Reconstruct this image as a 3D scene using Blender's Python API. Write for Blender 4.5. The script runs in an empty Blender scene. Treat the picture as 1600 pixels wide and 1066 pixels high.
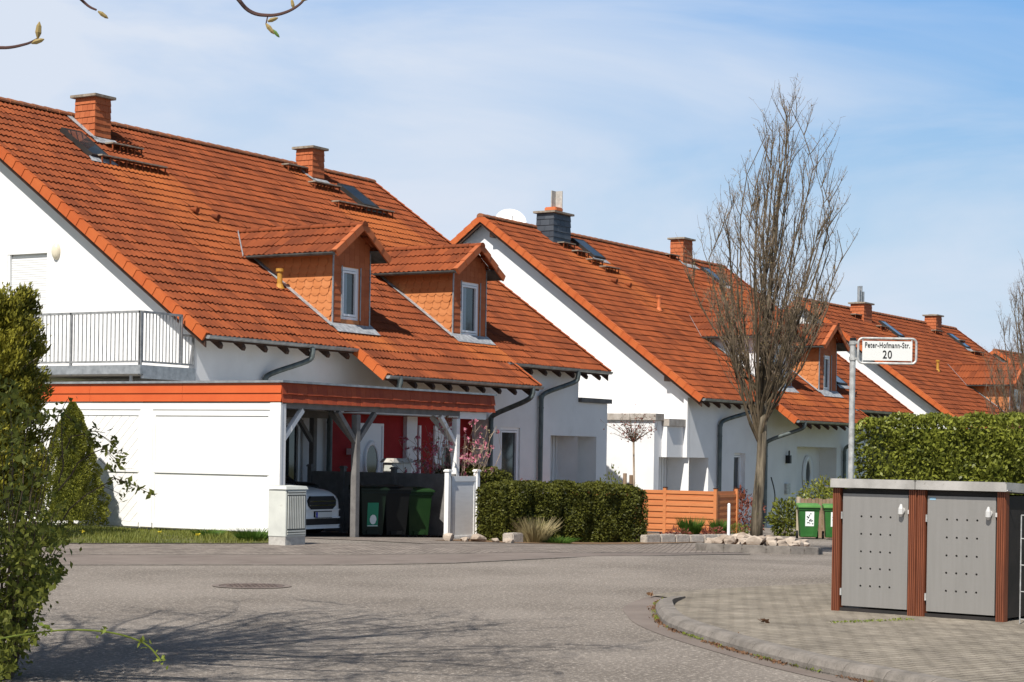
import bpy, bmesh, math, random
import numpy as np
from mathutils import Vector, Matrix

# ------------------------------------------------------------------ camera, sky, sun
SC = bpy.context.scene
COL = SC.collection
EYE, TH, ROLL = 1.55, 0.548, 0.016
cam_d = bpy.data.cameras.new("camera")
cam = bpy.data.objects.new("camera", cam_d); COL.objects.link(cam); SC.camera = cam
cam_d.sensor_width = 36.0
cam_d.lens = 3037 / 1600 * 36
cam_d.shift_y = (708 - 533) / 1600
cam_d.clip_start = .1; cam_d.clip_end = 3000
F = Vector((math.cos(TH), math.sin(TH), 0)); RT = Vector((math.sin(TH), -math.cos(TH), 0)); UP = Vector((0, 0, 1))
cr, sr = math.cos(ROLL), math.sin(ROLL)
r_ = RT * cr + UP * sr; u_ = UP * cr - RT * sr
cam.matrix_world = Matrix(((r_.x, u_.x, -F.x, 0), (r_.y, u_.y, -F.y, 0), (r_.z, u_.z, -F.z, EYE), (0, 0, 0, 1)))

SUN_EL = math.radians(50); SUN_AZ = Vector((-.985, -.172, 0)).normalized()
sun_dir = SUN_AZ * math.cos(SUN_EL) + UP * math.sin(SUN_EL)
sl = bpy.data.lights.new("sun", 'SUN'); sl.energy = 5.0; sl.angle = math.radians(.5); sl.color = (1, .955, .88)
so = bpy.data.objects.new("sun", sl); COL.objects.link(so)
so.rotation_euler = sun_dir.to_track_quat('Z', 'Y').to_euler(); so.location = (0, 0, 40)

W = bpy.data.worlds.new("World"); SC.world = W; W.use_nodes = True
nt = W.node_tree; nt.nodes.clear()
def N(t, **k):
    n = nt.nodes.new(t)
    for a, b in k.items(): setattr(n, a, b)
    return n
out = N('ShaderNodeOutputWorld'); bg = N('ShaderNodeBackground'); sky = N('ShaderNodeTexSky', sky_type='NISHITA')
sky.sun_disc = False; sky.sun_elevation = SUN_EL; sky.sun_rotation = math.atan2(SUN_AZ.x, SUN_AZ.y)
sky.air_density = 1.0; sky.dust_density = .6; sky.ozone_density = 1.6
tc = N('ShaderNodeTexCoord')
mp = N('ShaderNodeMapping'); mp.inputs['Rotation'].default_value = (0, .25, -TH); mp.inputs['Scale'].default_value = (1.6, 2.2, 8.0)
n1 = N('ShaderNodeTexNoise'); n1.inputs['Scale'].default_value = 1.6; n1.inputs['Detail'].default_value = 7; n1.inputs['Roughness'].default_value = .55; n1.inputs['Distortion'].default_value = .6
rp = N('ShaderNodeValToRGB'); rp.color_ramp.elements[0].position = .38; rp.color_ramp.elements[1].position = .66
# thin cloud veil: thicker towards the left of the street, thinner to the upper right
dotn = N('ShaderNodeVectorMath', operation='DOT_PRODUCT')
veil_dir = (-RT * .9 - UP * 1.0)
dotn.inputs[1].default_value = veil_dir
mr = N('ShaderNodeMapRange'); mr.inputs['From Min'].default_value = -.50; mr.inputs['From Max'].default_value = .12
mr.inputs['To Min'].default_value = -.22; mr.inputs['To Max'].default_value = .85
ad = N('ShaderNodeMath', operation='MULTIPLY_ADD'); ad.use_clamp = True; ad.inputs[1].default_value = .62
mx = N('ShaderNodeMix', data_type='RGBA')
mx.inputs['B'].default_value = (11.4, 12.6, 14.6, 1)
L = nt.links.new
L(tc.outputs['Generated'], mp.inputs[0]); L(mp.outputs[0], n1.inputs[0]); L(n1.outputs[0], rp.inputs[0])
L(tc.outputs['Generated'], dotn.inputs[0]); L(dotn.outputs['Value'], mr.inputs[0])
L(rp.outputs[0], ad.inputs[0]); L(mr.outputs[0], ad.inputs[2])
# hazy bright band of sky above the horizon, blending into the clear sky higher up
sep = N('ShaderNodeSeparateXYZ'); L(tc.outputs['Generated'], sep.inputs[0])
er = N('ShaderNodeValToRGB'); er.color_ramp.elements[0].position = .0; er.color_ramp.elements[0].color = (9.0, 11.6, 12.8, 1)
er.color_ramp.elements[1].position = .24; er.color_ramp.elements[1].color = (3.3, 7.2, 13.6, 1)
e2 = er.color_ramp.elements.new(.10); e2.color = (7.0, 10.5, 13.8, 1)
L(sep.outputs['Z'], er.inputs[0])
hf = N('ShaderNodeMapRange'); hf.interpolation_type = 'SMOOTHSTEP'; hf.inputs['From Min'].default_value = .26; hf.inputs['From Max'].default_value = .50; hf.inputs['To Min'].default_value = 1; hf.inputs['To Max'].default_value = 0
L(sep.outputs['Z'], hf.inputs[0])
mh = N('ShaderNodeMix', data_type='RGBA'); L(hf.outputs[0], mh.inputs[0]); L(sky.outputs[0], mh.inputs['A']); L(er.outputs[0], mh.inputs['B'])
cf = N('ShaderNodeMath', operation='MULTIPLY'); L(ad.outputs[0], cf.inputs[0]); L(hf.outputs[0], cf.inputs[1])
L(cf.outputs[0], mx.inputs[0]); L(mh.outputs['Result'], mx.inputs['A']); L(mx.outputs['Result'], bg.inputs[0]); L(bg.outputs[0], out.inputs[0])
bg.inputs[1].default_value = .05
SC.view_settings.view_transform = 'Standard'; SC.view_settings.look = 'None'
SC.view_settings.gamma = 1; SC.view_settings.use_curve_mapping = False
SC.view_settings.exposure = .3

# ------------------------------------------------------------------ materials
def mat(name, c1, c2=None, rough=.8, scale=3.0, det=5, bump=0, bscale=60, metal=0, rnd=0, stain=None, stretch=(1, 1, 1), spec=.3, cont=(.35, .65), speck=None):
    m = bpy.data.materials.new(name); m.use_nodes = True; t = m.node_tree; nd = t.nodes; ln = t.links.new
    b = nd['Principled BSDF']; b.inputs['Roughness'].default_value = rough; b.inputs['Metallic'].default_value = metal
    b.inputs['Specular IOR Level'].default_value = spec
    c2 = c2 or c1
    co = nd.new('ShaderNodeTexCoord'); ge = nd.new('ShaderNodeNewGeometry')
    ma = nd.new('ShaderNodeMapping'); ma.inputs['Scale'].default_value = stretch; ln(ge.outputs['Position'], ma.inputs[0])
    no = nd.new('ShaderNodeTexNoise'); no.inputs['Scale'].default_value = scale; no.inputs['Detail'].default_value = det; no.inputs['Roughness'].default_value = .6
    ln(ma.outputs[0], no.inputs[0])
    ra = nd.new('ShaderNodeMapRange'); ra.inputs[1].default_value = cont[0]; ra.inputs[2].default_value = cont[1]; ln(no.outputs[0], ra.inputs[0])
    mi = nd.new('ShaderNodeMix'); mi.data_type = 'RGBA'; mi.inputs['A'].default_value = (*c1, 1); mi.inputs['B'].default_value = (*c2, 1)
    fac = ra.outputs[0]
    if rnd:
        at = nd.new('ShaderNodeAttribute'); at.attribute_name = 'rnd'
        mm = nd.new('ShaderNodeMix'); mm.data_type = 'FLOAT'; mm.inputs[0].default_value = rnd
        ln(fac, mm.inputs[2]); ln(at.outputs['Fac'], mm.inputs[3]); fac = mm.outputs[0]
    ln(fac, mi.inputs[0]); colr = mi.outputs['Result']
    if stain:
        a2 = nd.new('ShaderNodeAttribute'); a2.attribute_name = 'stn'
        m2 = nd.new('ShaderNodeMix'); m2.data_type = 'RGBA'; m2.inputs['B'].default_value = (*stain, 1)
        mu = nd.new('ShaderNodeMath'); mu.operation = 'MULTIPLY'; ln(a2.outputs['Fac'], mu.inputs[0]); ln(ra.outputs[0], mu.inputs[1])
        mu2 = nd.new('ShaderNodeMath'); mu2.operation = 'MULTIPLY_ADD'; mu2.use_clamp = True; ln(a2.outputs['Fac'], mu2.inputs[0]); mu2.inputs[1].default_value = .45; ln(mu.outputs[0], mu2.inputs[2])
        ln(mu2.outputs[0], m2.inputs[0]); ln(colr, m2.inputs['A']); colr = m2.outputs['Result']
    if speck:   # fine speckle of another colour
        sc, th, cc, amt = speck
        n3 = nd.new('ShaderNodeTexNoise'); n3.inputs['Scale'].default_value = sc; n3.inputs['Detail'].default_value = 3; n3.inputs['Roughness'].default_value = .75
        ln(ge.outputs['Position'], n3.inputs[0])
        r3 = nd.new('ShaderNodeMapRange'); r3.inputs[1].default_value = th; r3.inputs[2].default_value = th + .12; r3.inputs[4].default_value = amt; ln(n3.outputs[0], r3.inputs[0])
        m3 = nd.new('ShaderNodeMix'); m3.data_type = 'RGBA'; m3.inputs['B'].default_value = (*cc, 1); ln(r3.outputs[0], m3.inputs[0]); ln(colr, m3.inputs['A']); colr = m3.outputs['Result']
    ln(colr, b.inputs['Base Color'])
    if bump:
        n2 = nd.new('ShaderNodeTexNoise'); n2.inputs['Scale'].default_value = bscale; n2.inputs['Detail'].default_value = 4; ln(ma.outputs[0], n2.inputs[0])
        bu = nd.new('ShaderNodeBump'); bu.inputs['Strength'].default_value = bump; bu.inputs['Distance'].default_value = .02
        ln(n2.outputs[0], bu.inputs['Height']); ln(bu.outputs[0], b.inputs['Normal'])
    return m
def leafmat(name, c1, c2, rough=.55, trans=.25, scale=2.5, c3=None):
    m = mat(name, c1, c2, rough=rough, scale=scale, rnd=.62, spec=.25)
    t = m.node_tree; b = t.nodes['Principled BSDF']; o = t.nodes['Material Output']
    tr = t.nodes.new('ShaderNodeBsdfTranslucent'); ms = t.nodes.new('ShaderNodeMixShader'); ms.inputs[0].default_value = trans
    src = b.inputs['Base Color'].links[0].from_socket
    t.links.new(src, tr.inputs[0]); t.links.new(b.outputs[0], ms.inputs[1]); t.links.new(tr.outputs[0], ms.inputs[2]); t.links.new(ms.outputs[0], o.inputs[0])
    return m
M = {}
M['tile'] = mat('clay_roof_tile', (.128, .030, .010), (.290, .070, .020), rough=.85, scale=.9, rnd=.55, stain=(.34, .092, .022), bump=.25, bscale=45, speck=(11, .60, (.075, .032, .018), .6))
M['tile_new'] = mat('orange_verge_tile', (.42, .085, .02), (.50, .125, .032), rough=.7, scale=2, rnd=.4, bump=.15, speck=(9, .66, (.3, .1, .04), .5))
M['ridge'] = mat('weathered_ridge_tile', (.16, .075, .045), (.34, .115, .05), rough=.85, scale=5, rnd=.4, bump=.3, speck=(20, .58, (.28, .22, .08), .6))
M['slate_o'] = mat('orange_slate', (.47, .165, .055), (.54, .21, .08), rough=.65, scale=3, rnd=.6, spec=.2)
M['slate_d'] = mat('orange_slate_small', (.36, .095, .035), (.46, .14, .055), rough=.7, scale=3, rnd=.6, spec=.2)
M['slate_g'] = mat('dark_slate', (.035, .042, .055), (.075, .085, .10), rough=.5, scale=3, rnd=.7)
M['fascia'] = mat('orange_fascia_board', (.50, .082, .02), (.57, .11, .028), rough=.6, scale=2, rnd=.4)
M['white'] = mat('white_render', (.72, .715, .71), (.78, .775, .77), rough=.92, scale=1.2, bump=.12, bscale=90, spec=.1, speck=(1.1, .60, (.60, .59, .57), .3))
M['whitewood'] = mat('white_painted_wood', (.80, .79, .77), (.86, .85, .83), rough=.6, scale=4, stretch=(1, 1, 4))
M['midgrey'] = mat('grey_wood_shade_and_joints', (.15, .14, .135), (.21, .20, .19), rough=.7, scale=5)  # white carport wood with shade put into its colour; also garage door joints
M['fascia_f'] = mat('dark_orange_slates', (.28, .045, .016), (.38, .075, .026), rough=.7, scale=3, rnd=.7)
M['railing'] = mat('grey_railing_metal', (.21, .215, .215), (.36, .36, .36), rough=.5, metal=.3, scale=8)
M['cab_dark'] = mat('grey_cabinet_recess', (.11, .115, .105), rough=.8)
M['greywood'] = mat('white_painted_fence', (.55, .55, .56), (.66, .66, .67), rough=.6, scale=5)
M['pvc'] = mat('white_window_plastic', (.82, .83, .85), rough=.3)
M['red'] = mat('dark_red_render', (.26, .012, .014), (.34, .018, .02), rough=.8, scale=2)
M['zinc'] = mat('zinc', (.26, .275, .285), (.42, .435, .445), rough=.45, metal=.5, scale=6)
M['lead'] = mat('lead_flashing', (.24, .25, .27), (.46, .47, .48), rough=.6, metal=.2, scale=9, bump=.3, bscale=25)
M['pipe'] = mat('weathered_zinc_pipe', (.075, .092, .092), (.15, .172, .168), rough=.5, metal=.4, scale=5, stretch=(1, 1, .4))
M['wood_d'] = mat('dark_brown_wood', (.035, .018, .012), (.065, .032, .02), rough=.7, scale=5)
M['slab'] = mat('concrete', (.36, .34, .31), (.5, .48, .44), rough=.9, scale=8, bump=.3, bscale=40, speck=(30, .6, (.2, .19, .17), .5))
M['kerb'] = mat('kerb_concrete', (.155, .138, .12), (.25, .222, .195), rough=.92, scale=6, bump=.4, bscale=50, speck=(40, .58, (.12, .11, .10), .6))
M['capstone'] = mat('mossy_cap_slab', (.20, .16, .12), (.34, .29, .23), rough=.9, scale=9, bump=.3)
M['asphalt'] = mat('asphalt', (.165, .142, .120), (.250, .218, .188), rough=.9, scale=.45, det=8, bump=1.0, bscale=42, spec=.2, speck=(26, .53, (.50, .44, .38), .75))
M['asphalt_s'] = mat('smooth_asphalt_strip', (.165, .134, .115), (.215, .178, .154), rough=.9, scale=1.4, bump=.3, bscale=70, speck=(45, .62, (.3, .26, .23), .45))
M['soil'] = mat('soil', (.12, .07, .04), (.25, .16, .09), rough=1, scale=8, bump=.6, bscale=40)
M['ground'] = mat('rough_ground', (.07, .09, .025), (.15, .13, .05), rough=1, scale=2, bump=.4, bscale=30)
M['bark'] = mat('bark', (.035, .027, .018), (.23, .19, .135), rough=.95, scale=14, stretch=(1, 1, .12), bump=1.2, bscale=30, speck=(10, .6, (.16, .17, .05), .5))
M['twig'] = mat('twig', (.065, .050, .028), (.135, .10, .065), rough=.9, scale=6)
M['finetwig'] = mat('fine_twig', (.13, .095, .065), (.23, .17, .125), rough=.9, scale=6)
M['twig2'] = mat('pale_twig', (.30, .22, .15), (.44, .34, .25), rough=.8, scale=6)
M['darktwig'] = mat('dark_twig', (.05, .028, .025), (.10, .05, .04), rough=.7, scale=6)
M['rock'] = mat('pale_boulder', (.27, .205, .155), (.52, .44, .36), rough=.9, scale=5, bump=.5, bscale=18, rnd=.5, speck=(9, .6, (.35, .24, .17), .6))
M['granite'] = mat('granite_block', (.33, .285, .24), (.60, .54, .47), rough=.9, scale=9, rnd=.5, bump=.6, bscale=30, speck=(50, .55, (.10, .09, .08), .7))
M['fence_o'] = mat('orange_stained_wood', (.47, .16, .058), (.57, .22, .085), rough=.6, scale=3, rnd=.5, stretch=(1, 1, 6))
M['fence_b'] = mat('brown_picket', (.16, .10, .06), (.30, .21, .14), rough=.85, scale=4, rnd=.5)
M['post_w'] = mat('reddish_hardwood_post', (.10, .030, .015), (.225, .066, .027), rough=.55, scale=4, stretch=(30, 30, .6), spec=.4)
M['steel'] = mat('brushed_steel', (.305, .292, .272), (.33, .315, .295), rough=.42, metal=.45, scale=3, stretch=(8, 8, .5), spec=.5)
M['steel_roof'] = mat('steel_lid', (.42, .40, .37), (.62, .59, .55), rough=.5, metal=.5, scale=3, speck=(14, .62, (.2, .18, .14), .5))
M['galv'] = mat('galvanised_steel', (.34, .34, .33), (.58, .58, .56), rough=.5, metal=.4, scale=14, speck=(30, .62, (.25, .2, .15), .4))
M['handle_metal'] = mat('pale_handle_metal', (.60, .59, .57), rough=.35, metal=.2)
M['chrome'] = mat('chrome', (.7, .7, .7), rough=.15, metal=1)
M['black'] = mat('black_plastic', (.012, .012, .013), rough=.45)
M['dark'] = mat('dark_panel', (.02, .019, .018), (.035, .03, .028), rough=.6)
M['glass'] = mat('window_glass', (.012, .016, .02), (.04, .05, .055), rough=.04, spec=.9, scale=.8)
M['curtain_g'] = mat('curtain_behind_glass', (.16, .20, .24), (.24, .28, .32), rough=.08, spec=.8, scale=14, stretch=(6, 1, .2))
M['curtain'] = mat('curtain', (.35, .38, .42), (.5, .53, .58), rough=.8, scale=2)
M['shutter'] = mat('roller_shutter', (.74, .74, .73), rough=.5)
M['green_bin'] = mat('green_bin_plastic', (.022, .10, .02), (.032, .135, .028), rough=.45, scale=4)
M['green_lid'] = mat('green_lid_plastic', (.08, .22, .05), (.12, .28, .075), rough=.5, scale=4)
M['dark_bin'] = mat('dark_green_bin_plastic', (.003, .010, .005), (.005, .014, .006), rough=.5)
M['black_bin'] = mat('black_bin_plastic', (.0035, .004, .004), rough=.5)
M['rubber'] = mat('rubber', (.015, .015, .015), rough=.8)
M['sticker'] = mat('white_sticker', (.75, .78, .76), rough=.5)
M['sticker_g'] = mat('green_sticker', (.02, .22, .12), rough=.5)
M['car'] = mat('white_car_paint', (.80, .80, .79), rough=.18, spec=.6)
M['blue'] = mat('blue_band', (.01, .02, .45), rough=.4)
M['cab'] = mat('grey_cabinet_plastic', (.50, .51, .47), (.60, .61, .56), rough=.7, scale=3, speck=(6, .62, (.40, .38, .33), .5))
M['sign'] = mat('white_sign_face', (.66, .66, .635), rough=.4)
M['ink'] = mat('black_lettering', (.01, .01, .01), rough=.5)
M['yellow'] = mat('yellow_vent_plastic', (.42, .20, .03), (.5, .26, .045), rough=.6, scale=8)
M['orange'] = mat('orange_vent_plastic', (.55, .15, .05), rough=.6)
M['terra'] = mat('terracotta', (.55, .16, .06), rough=.8)
M['iron'] = mat('rusty_cast_iron', (.10, .075, .066), (.19, .148, .128), rough=.8, scale=12, bump=.5)
M['dish'] = mat('white_dish', (.80, .80, .78), rough=.5)
M['copper'] = mat('weathered_parapet_cap', (.30, .26, .22), (.46, .42, .38), rough=.6, scale=4)
M['grey_cap'] = mat('dark_parapet_cap', (.10, .095, .09), (.15, .14, .13), rough=.6, scale=4)
M['greyrender'] = mat('grey_plinth', (.40, .41, .42), (.5, .5, .51), rough=.9)
M['leaf_thuja'] = leafmat('thuja_foliage', (.026, .034, .007), (.16, .16, .024))
M['leaf_conifer'] = leafmat('conifer_foliage', (.07, .085, .012), (.29, .29, .04))
M['leaf_evergreen'] = leafmat('evergreen_foliage', (.05, .062, .010), (.37, .33, .04), scale=1.4)
M['leaf_broad'] = leafmat('broadleaf_foliage', (.06, .085, .016), (.25, .26, .045), trans=.4)
M['leaf_laurel'] = leafmat('laurel_foliage', (.018, .032, .005), (.31, .33, .05), rough=.4, scale=1.8)
M['leaf_fresh'] = leafmat('fresh_leaf', (.16, .22, .03), (.32, .36, .07), trans=.45)
M['leaf_red'] = leafmat('reddish_leaf', (.16, .045, .03), (.30, .10, .07), trans=.3)
M['petal_pink'] = leafmat('pink_petal', (.62, .13, .22), (.80, .38, .46), trans=.4)
M['petal_yellow'] = leafmat('yellow_petal', (.75, .6, .03), (.8, .7, .1), trans=.4)
M['grassblade'] = leafmat('grass_blade', (.10, .13, .02), (.28, .28, .06), trans=.4, scale=3)
M['grassdark'] = leafmat('dark_grass_blade', (.04, .11, .015), (.12, .2, .03), trans=.4, scale=3)
M['dry'] = leafmat('dry_stalk', (.20, .17, .08), (.42, .34, .18), trans=.2)
M['bud'] = leafmat('bud', (.30, .22, .09), (.45, .34, .14), trans=.3)
M['budgreen'] = leafmat('green_bud', (.10, .20, .05), (.2, .3, .08), trans=.3)
M['deadleaf'] = mat('dead_leaf', (.10, .05, .03), (.22, .12, .06), rough=.9)

def brickmat(name, c1, c2, cm, ang, bw, bh, mortar=.012, bump=.5, speck=None):
    m = bpy.data.materials.new(name); m.use_nodes = True; t = m.node_tree; nd = t.nodes; ln = t.links.new
    b = nd['Principled BSDF']; b.inputs['Roughness'].default_value = .92; b.inputs['Specular IOR Level'].default_value = .15
    ge = nd.new('ShaderNodeNewGeometry'); ma = nd.new('ShaderNodeMapping'); ma.inputs['Rotation'].default_value = (0, 0, ang); ln(ge.outputs['Position'], ma.inputs[0])
    nz = nd.new('ShaderNodeTexNoise'); nz.inputs['Scale'].default_value = 5; ln(ge.outputs['Position'], nz.inputs[0])
    sc = nd.new('ShaderNodeVectorMath'); sc.operation = 'MULTIPLY_ADD'; sc.inputs[1].default_value = (.03, .03, 0); ln(nz.outputs[1], sc.inputs[0]); ln(ma.outputs[0], sc.inputs[2])
    br = nd.new('ShaderNodeTexBrick'); ln(sc.outputs[0], br.inputs[0])
    br.inputs['Color1'].default_value = (*c1, 1); br.inputs['Color2'].default_value = (*c2, 1); br.inputs['Mortar'].default_value = (*cm, 1)
    br.inputs['Scale'].default_value = 1; br.inputs['Mortar Size'].default_value = mortar; br.inputs['Mortar Smooth'].default_value = .6; br.inputs['Bias'].default_value = 0
    br.inputs['Brick Width'].default_value = bw; br.inputs['Row Height'].default_value = bh
    no = nd.new('ShaderNodeTexNoise'); no.inputs['Scale'].default_value = 2.2; no.inputs['Detail'].default_value = 9; no.inputs['Roughness'].default_value = .7; ln(ge.outputs['Position'], no.inputs[0])
    ra = nd.new('ShaderNodeMapRange'); ra.inputs[1].default_value = .3; ra.inputs[2].default_value = .7; ra.inputs[3].default_value = .55; ra.inputs[4].default_value = 1.25; ln(no.outputs[0], ra.inputs[0])
    mu = nd.new('ShaderNodeMix'); mu.data_type = 'RGBA'; mu.blend_type = 'MULTIPLY'; mu.inputs[0].default_value = 1; ln(br.outputs[0], mu.inputs['A']); ln(ra.outputs[0], mu.inputs['B'])
    ln(mu.outputs['Result'], b.inputs['Base Color'])
    n2 = nd.new('ShaderNodeTexNoise'); n2.inputs['Scale'].default_value = 60; ln(ge.outputs['Position'], n2.inputs[0])
    su = nd.new('ShaderNodeMath'); su.operation = 'MULTIPLY_ADD'; su.inputs[1].default_value = -1.0; ln(br.outputs['Fac'], su.inputs[0]); ln(n2.outputs[0], su.inputs[2])
    bu = nd.new('ShaderNodeBump'); bu.inputs['Strength'].default_value = bump; bu.inputs['Distance'].default_value = .02; ln(su.outputs[0], bu.inputs['Height']); ln(bu.outputs[0], b.inputs['Normal'])
    return m
M['paver'] = brickmat('pavement_pavers', (.285, .25, .20), (.31, .272, .222), (.20, .17, .135), math.radians(20), .21, .105, bump=.8)
M['paver_far'] = brickmat('far_pavement_pavers', (.225, .19, .165), (.285, .245, .21), (.14, .115, .10), math.radians(-25), .2, .1)

# ------------------------------------------------------------------ mesh helpers
class MB:
    def __init__(s): s.v = []; s.f = []; s.r = []; s.st = []; s.c = []
    def cut(s):
        if s.f and (not s.c or s.c[-1] != len(s.f)): s.c.append(len(s.f))
    def face(s, pts, r=None, st=0):
        n = len(s.v); s.v += [tuple(p) for p in pts]; s.f.append(tuple(range(n, n + len(pts)))); s.r.append(random.random() if r is None else r); s.st.append(st)
    def add(s, vs, fs, r=None):
        n = len(s.v); s.v += [tuple(p) for p in vs]; r = random.random() if r is None else r
        for f in fs: s.f.append(tuple(i + n for i in f)); s.r.append(r); s.st.append(0)
    def box(s, x0, x1, y0, y1, z0, z1, r=None):
        v = [(x0, y0, z0), (x1, y0, z0), (x1, y1, z0), (x0, y1, z0), (x0, y0, z1), (x1, y0, z1), (x1, y1, z1), (x0, y1, z1)]
        s.add(v, [(0, 3, 2, 1), (4, 5, 6, 7), (0, 1, 5, 4), (1, 2, 6, 5), (2, 3, 7, 6), (3, 0, 4, 7)], r)
    def obox(s, c, ax, ay, az, hx, hy, hz, r=None):
        c = Vector(c); ax = Vector(ax).normalized(); ay = Vector(ay).normalized(); az = Vector(az).normalized(); v = []
        for k in (-1, 1):
            for (i, j) in ((-1, -1), (1, -1), (1, 1), (-1, 1)): v.append(c + ax * hx * i + ay * hy * j + az * hz * k)
        s.add(v, [(0, 3, 2, 1), (4, 5, 6, 7), (0, 1, 5, 4), (1, 2, 6, 5), (2, 3, 7, 6), (3, 0, 4, 7)], r)
    def bar(s, a, b, w, h, up=(0, 0, 1), r=None):
        a = Vector(a); b = Vector(b); d = (b - a); L = d.length; d.normalize(); up = Vector(up)
        sd = d.cross(up)
        if sd.length < 1e-3: sd = d.cross(Vector((0, 1, 0)))
        sd.normalize(); u2 = sd.cross(d)
        s.obox((a + b) / 2, d, sd, u2, L / 2, w / 2, h / 2, r)
    def tube(s, pts, rad, n=8, cap=True, r=None):
        pts = [Vector(p) for p in pts]
        if not isinstance(rad, (list, tuple)): rad = [rad] * len(pts)
        rings = []; prev = None
        for i, p in enumerate(pts):
            d = (pts[min(i + 1, len(pts) - 1)] - pts[max(i - 1, 0)]).normalized()
            if prev is None:
                a = d.cross(Vector((0, 0, 1)));
                if a.length < .05: a = d.cross(Vector((1, 0, 0)))
            else: a = prev - d * prev.dot(d)
            a.normalize(); prev = a; b = d.cross(a)
            rings.append([p + (a * math.cos(2 * math.pi * k / n) + b * math.sin(2 * math.pi * k / n)) * rad[i] for k in range(n)])
        vs = [q for R in rings for q in R]; fs = []
        for i in range(len(pts) - 1):
            for k in range(n): fs.append((i * n + k, i * n + (k + 1) % n, (i + 1) * n + (k + 1) % n, (i + 1) * n + k))
        if cap: fs.append(tuple(range(n - 1, -1, -1))); fs.append(tuple(range((len(pts) - 1) * n, len(pts) * n)))
        s.add(vs, fs, r)
    def prism(s, poly, ax, t, r=None):   # poly: 3D points, extruded by vector ax*t
        ax = Vector(ax) * t; n = len(poly); v = [Vector(p) for p in poly] + [Vector(p) + ax for p in poly]
        s.add(v, [tuple(range(n)), tuple(range(2 * n - 1, n - 1, -1))] + [(i, (i + 1) % n, n + (i + 1) % n, n + i) for i in range(n)], r)
    def build(s, name, m, parent=None, origin=None, smooth=False, bevel=0):
        if s.c:
            first = None; e = sorted(set([0] + s.c + [len(s.f)]))
            for a, b in zip(e, e[1:]):
                q = MB(); ids = sorted({i for f in s.f[a:b] for i in f}); mp_ = {i: k for k, i in enumerate(ids)}
                q.v = [s.v[i] for i in ids]; q.f = [tuple(mp_[i] for i in f) for f in s.f[a:b]]; q.r = s.r[a:b]; q.st = s.st[a:b]
                o = q.build(name, m, parent, origin, smooth, bevel); first = first or o
            return first
        o3 = Vector(origin) if origin is not None else (Vector(root_of(parent)['_o']) if parent is not None else Vector((0, 0, 0)))
        me = bpy.data.meshes.new(name)
        me.from_pydata([(p[0] - o3.x, p[1] - o3.y, p[2] - o3.z) for p in s.v], [], s.f)
        a = me.attributes.new('rnd', 'FLOAT', 'FACE'); a.data.foreach_set('value', s.r)
        if any(s.st): a = me.attributes.new('stn', 'FLOAT', 'FACE'); a.data.foreach_set('value', s.st)
        bm = bmesh.new(); bm.from_mesh(me)
        if bevel: bmesh.ops.bevel(bm, geom=bm.edges[:] + bm.verts[:], offset=bevel, segments=2, affect='EDGES', clamp_overlap=True)
        bm.to_mesh(me); bm.free()
        if smooth: me.polygons.foreach_set('use_smooth', [True] * len(me.polygons))
        me.materials.append(M[m] if isinstance(m, str) else m)
        ob = bpy.data.objects.new(name, me); COL.objects.link(ob)
        if parent is not None: ob.parent = parent
        else: ob.location = o3; ob['_o'] = tuple(o3)
        return ob
def root_of(o):
    while o.parent is not None: o = o.parent
    return o
def tag(o, label=None, cat=None, group=None, kind=None):
    if label: o['label'] = label
    if cat: o['category'] = cat
    if group: o['group'] = group
    if kind: o['kind'] = kind
    return o
def thing(name, label, cat, loc, group=None):
    o = bpy.data.objects.new(name, None); COL.objects.link(o); o.location = loc; o['_o'] = tuple(loc); o.empty_display_size = .2
    return tag(o, label, cat, group)
def copy_tree(o, loc, rz=0, label=None, sc=None):
    c = o.copy(); COL.objects.link(c); c.location = loc; c.rotation_euler = (0, 0, rz)
    if sc: c.scale = sc
    if label: c['label'] = label
    def kids(a, b):
        for ch in list(a.children):
            d = ch.copy(); COL.objects.link(d); d.parent = b; kids(ch, d)
    kids(o, c); return c

def fastmesh(name, V, FQ, rnd, m, parent=None, origin=(0, 0, 0)):   # numpy quads
    if parent is not None: origin = root_of(parent)['_o']
    me = bpy.data.meshes.new(name); V = (V - np.array(origin)).astype(np.float32)
    nf = len(FQ); me.vertices.add(len(V)); me.vertices.foreach_set('co', V.ravel())
    me.loops.add(nf * 4); me.loops.foreach_set('vertex_index', FQ.ravel().astype(np.int32))
    me.polygons.add(nf); me.polygons.foreach_set('loop_start', (np.arange(nf) * 4).astype(np.int32))
    me.update(calc_edges=True); a = me.attributes.new('rnd', 'FLOAT', 'FACE'); a.data.foreach_set('value', rnd.astype(np.float32))
    me.validate(); me.materials.append(M[m] if isinstance(m, str) else m)
    ob = bpy.data.objects.new(name, me); COL.objects.link(ob)
    if parent is not None: ob.parent = parent
    else: ob.location = origin; ob['_o'] = tuple(origin)
    return ob
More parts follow.
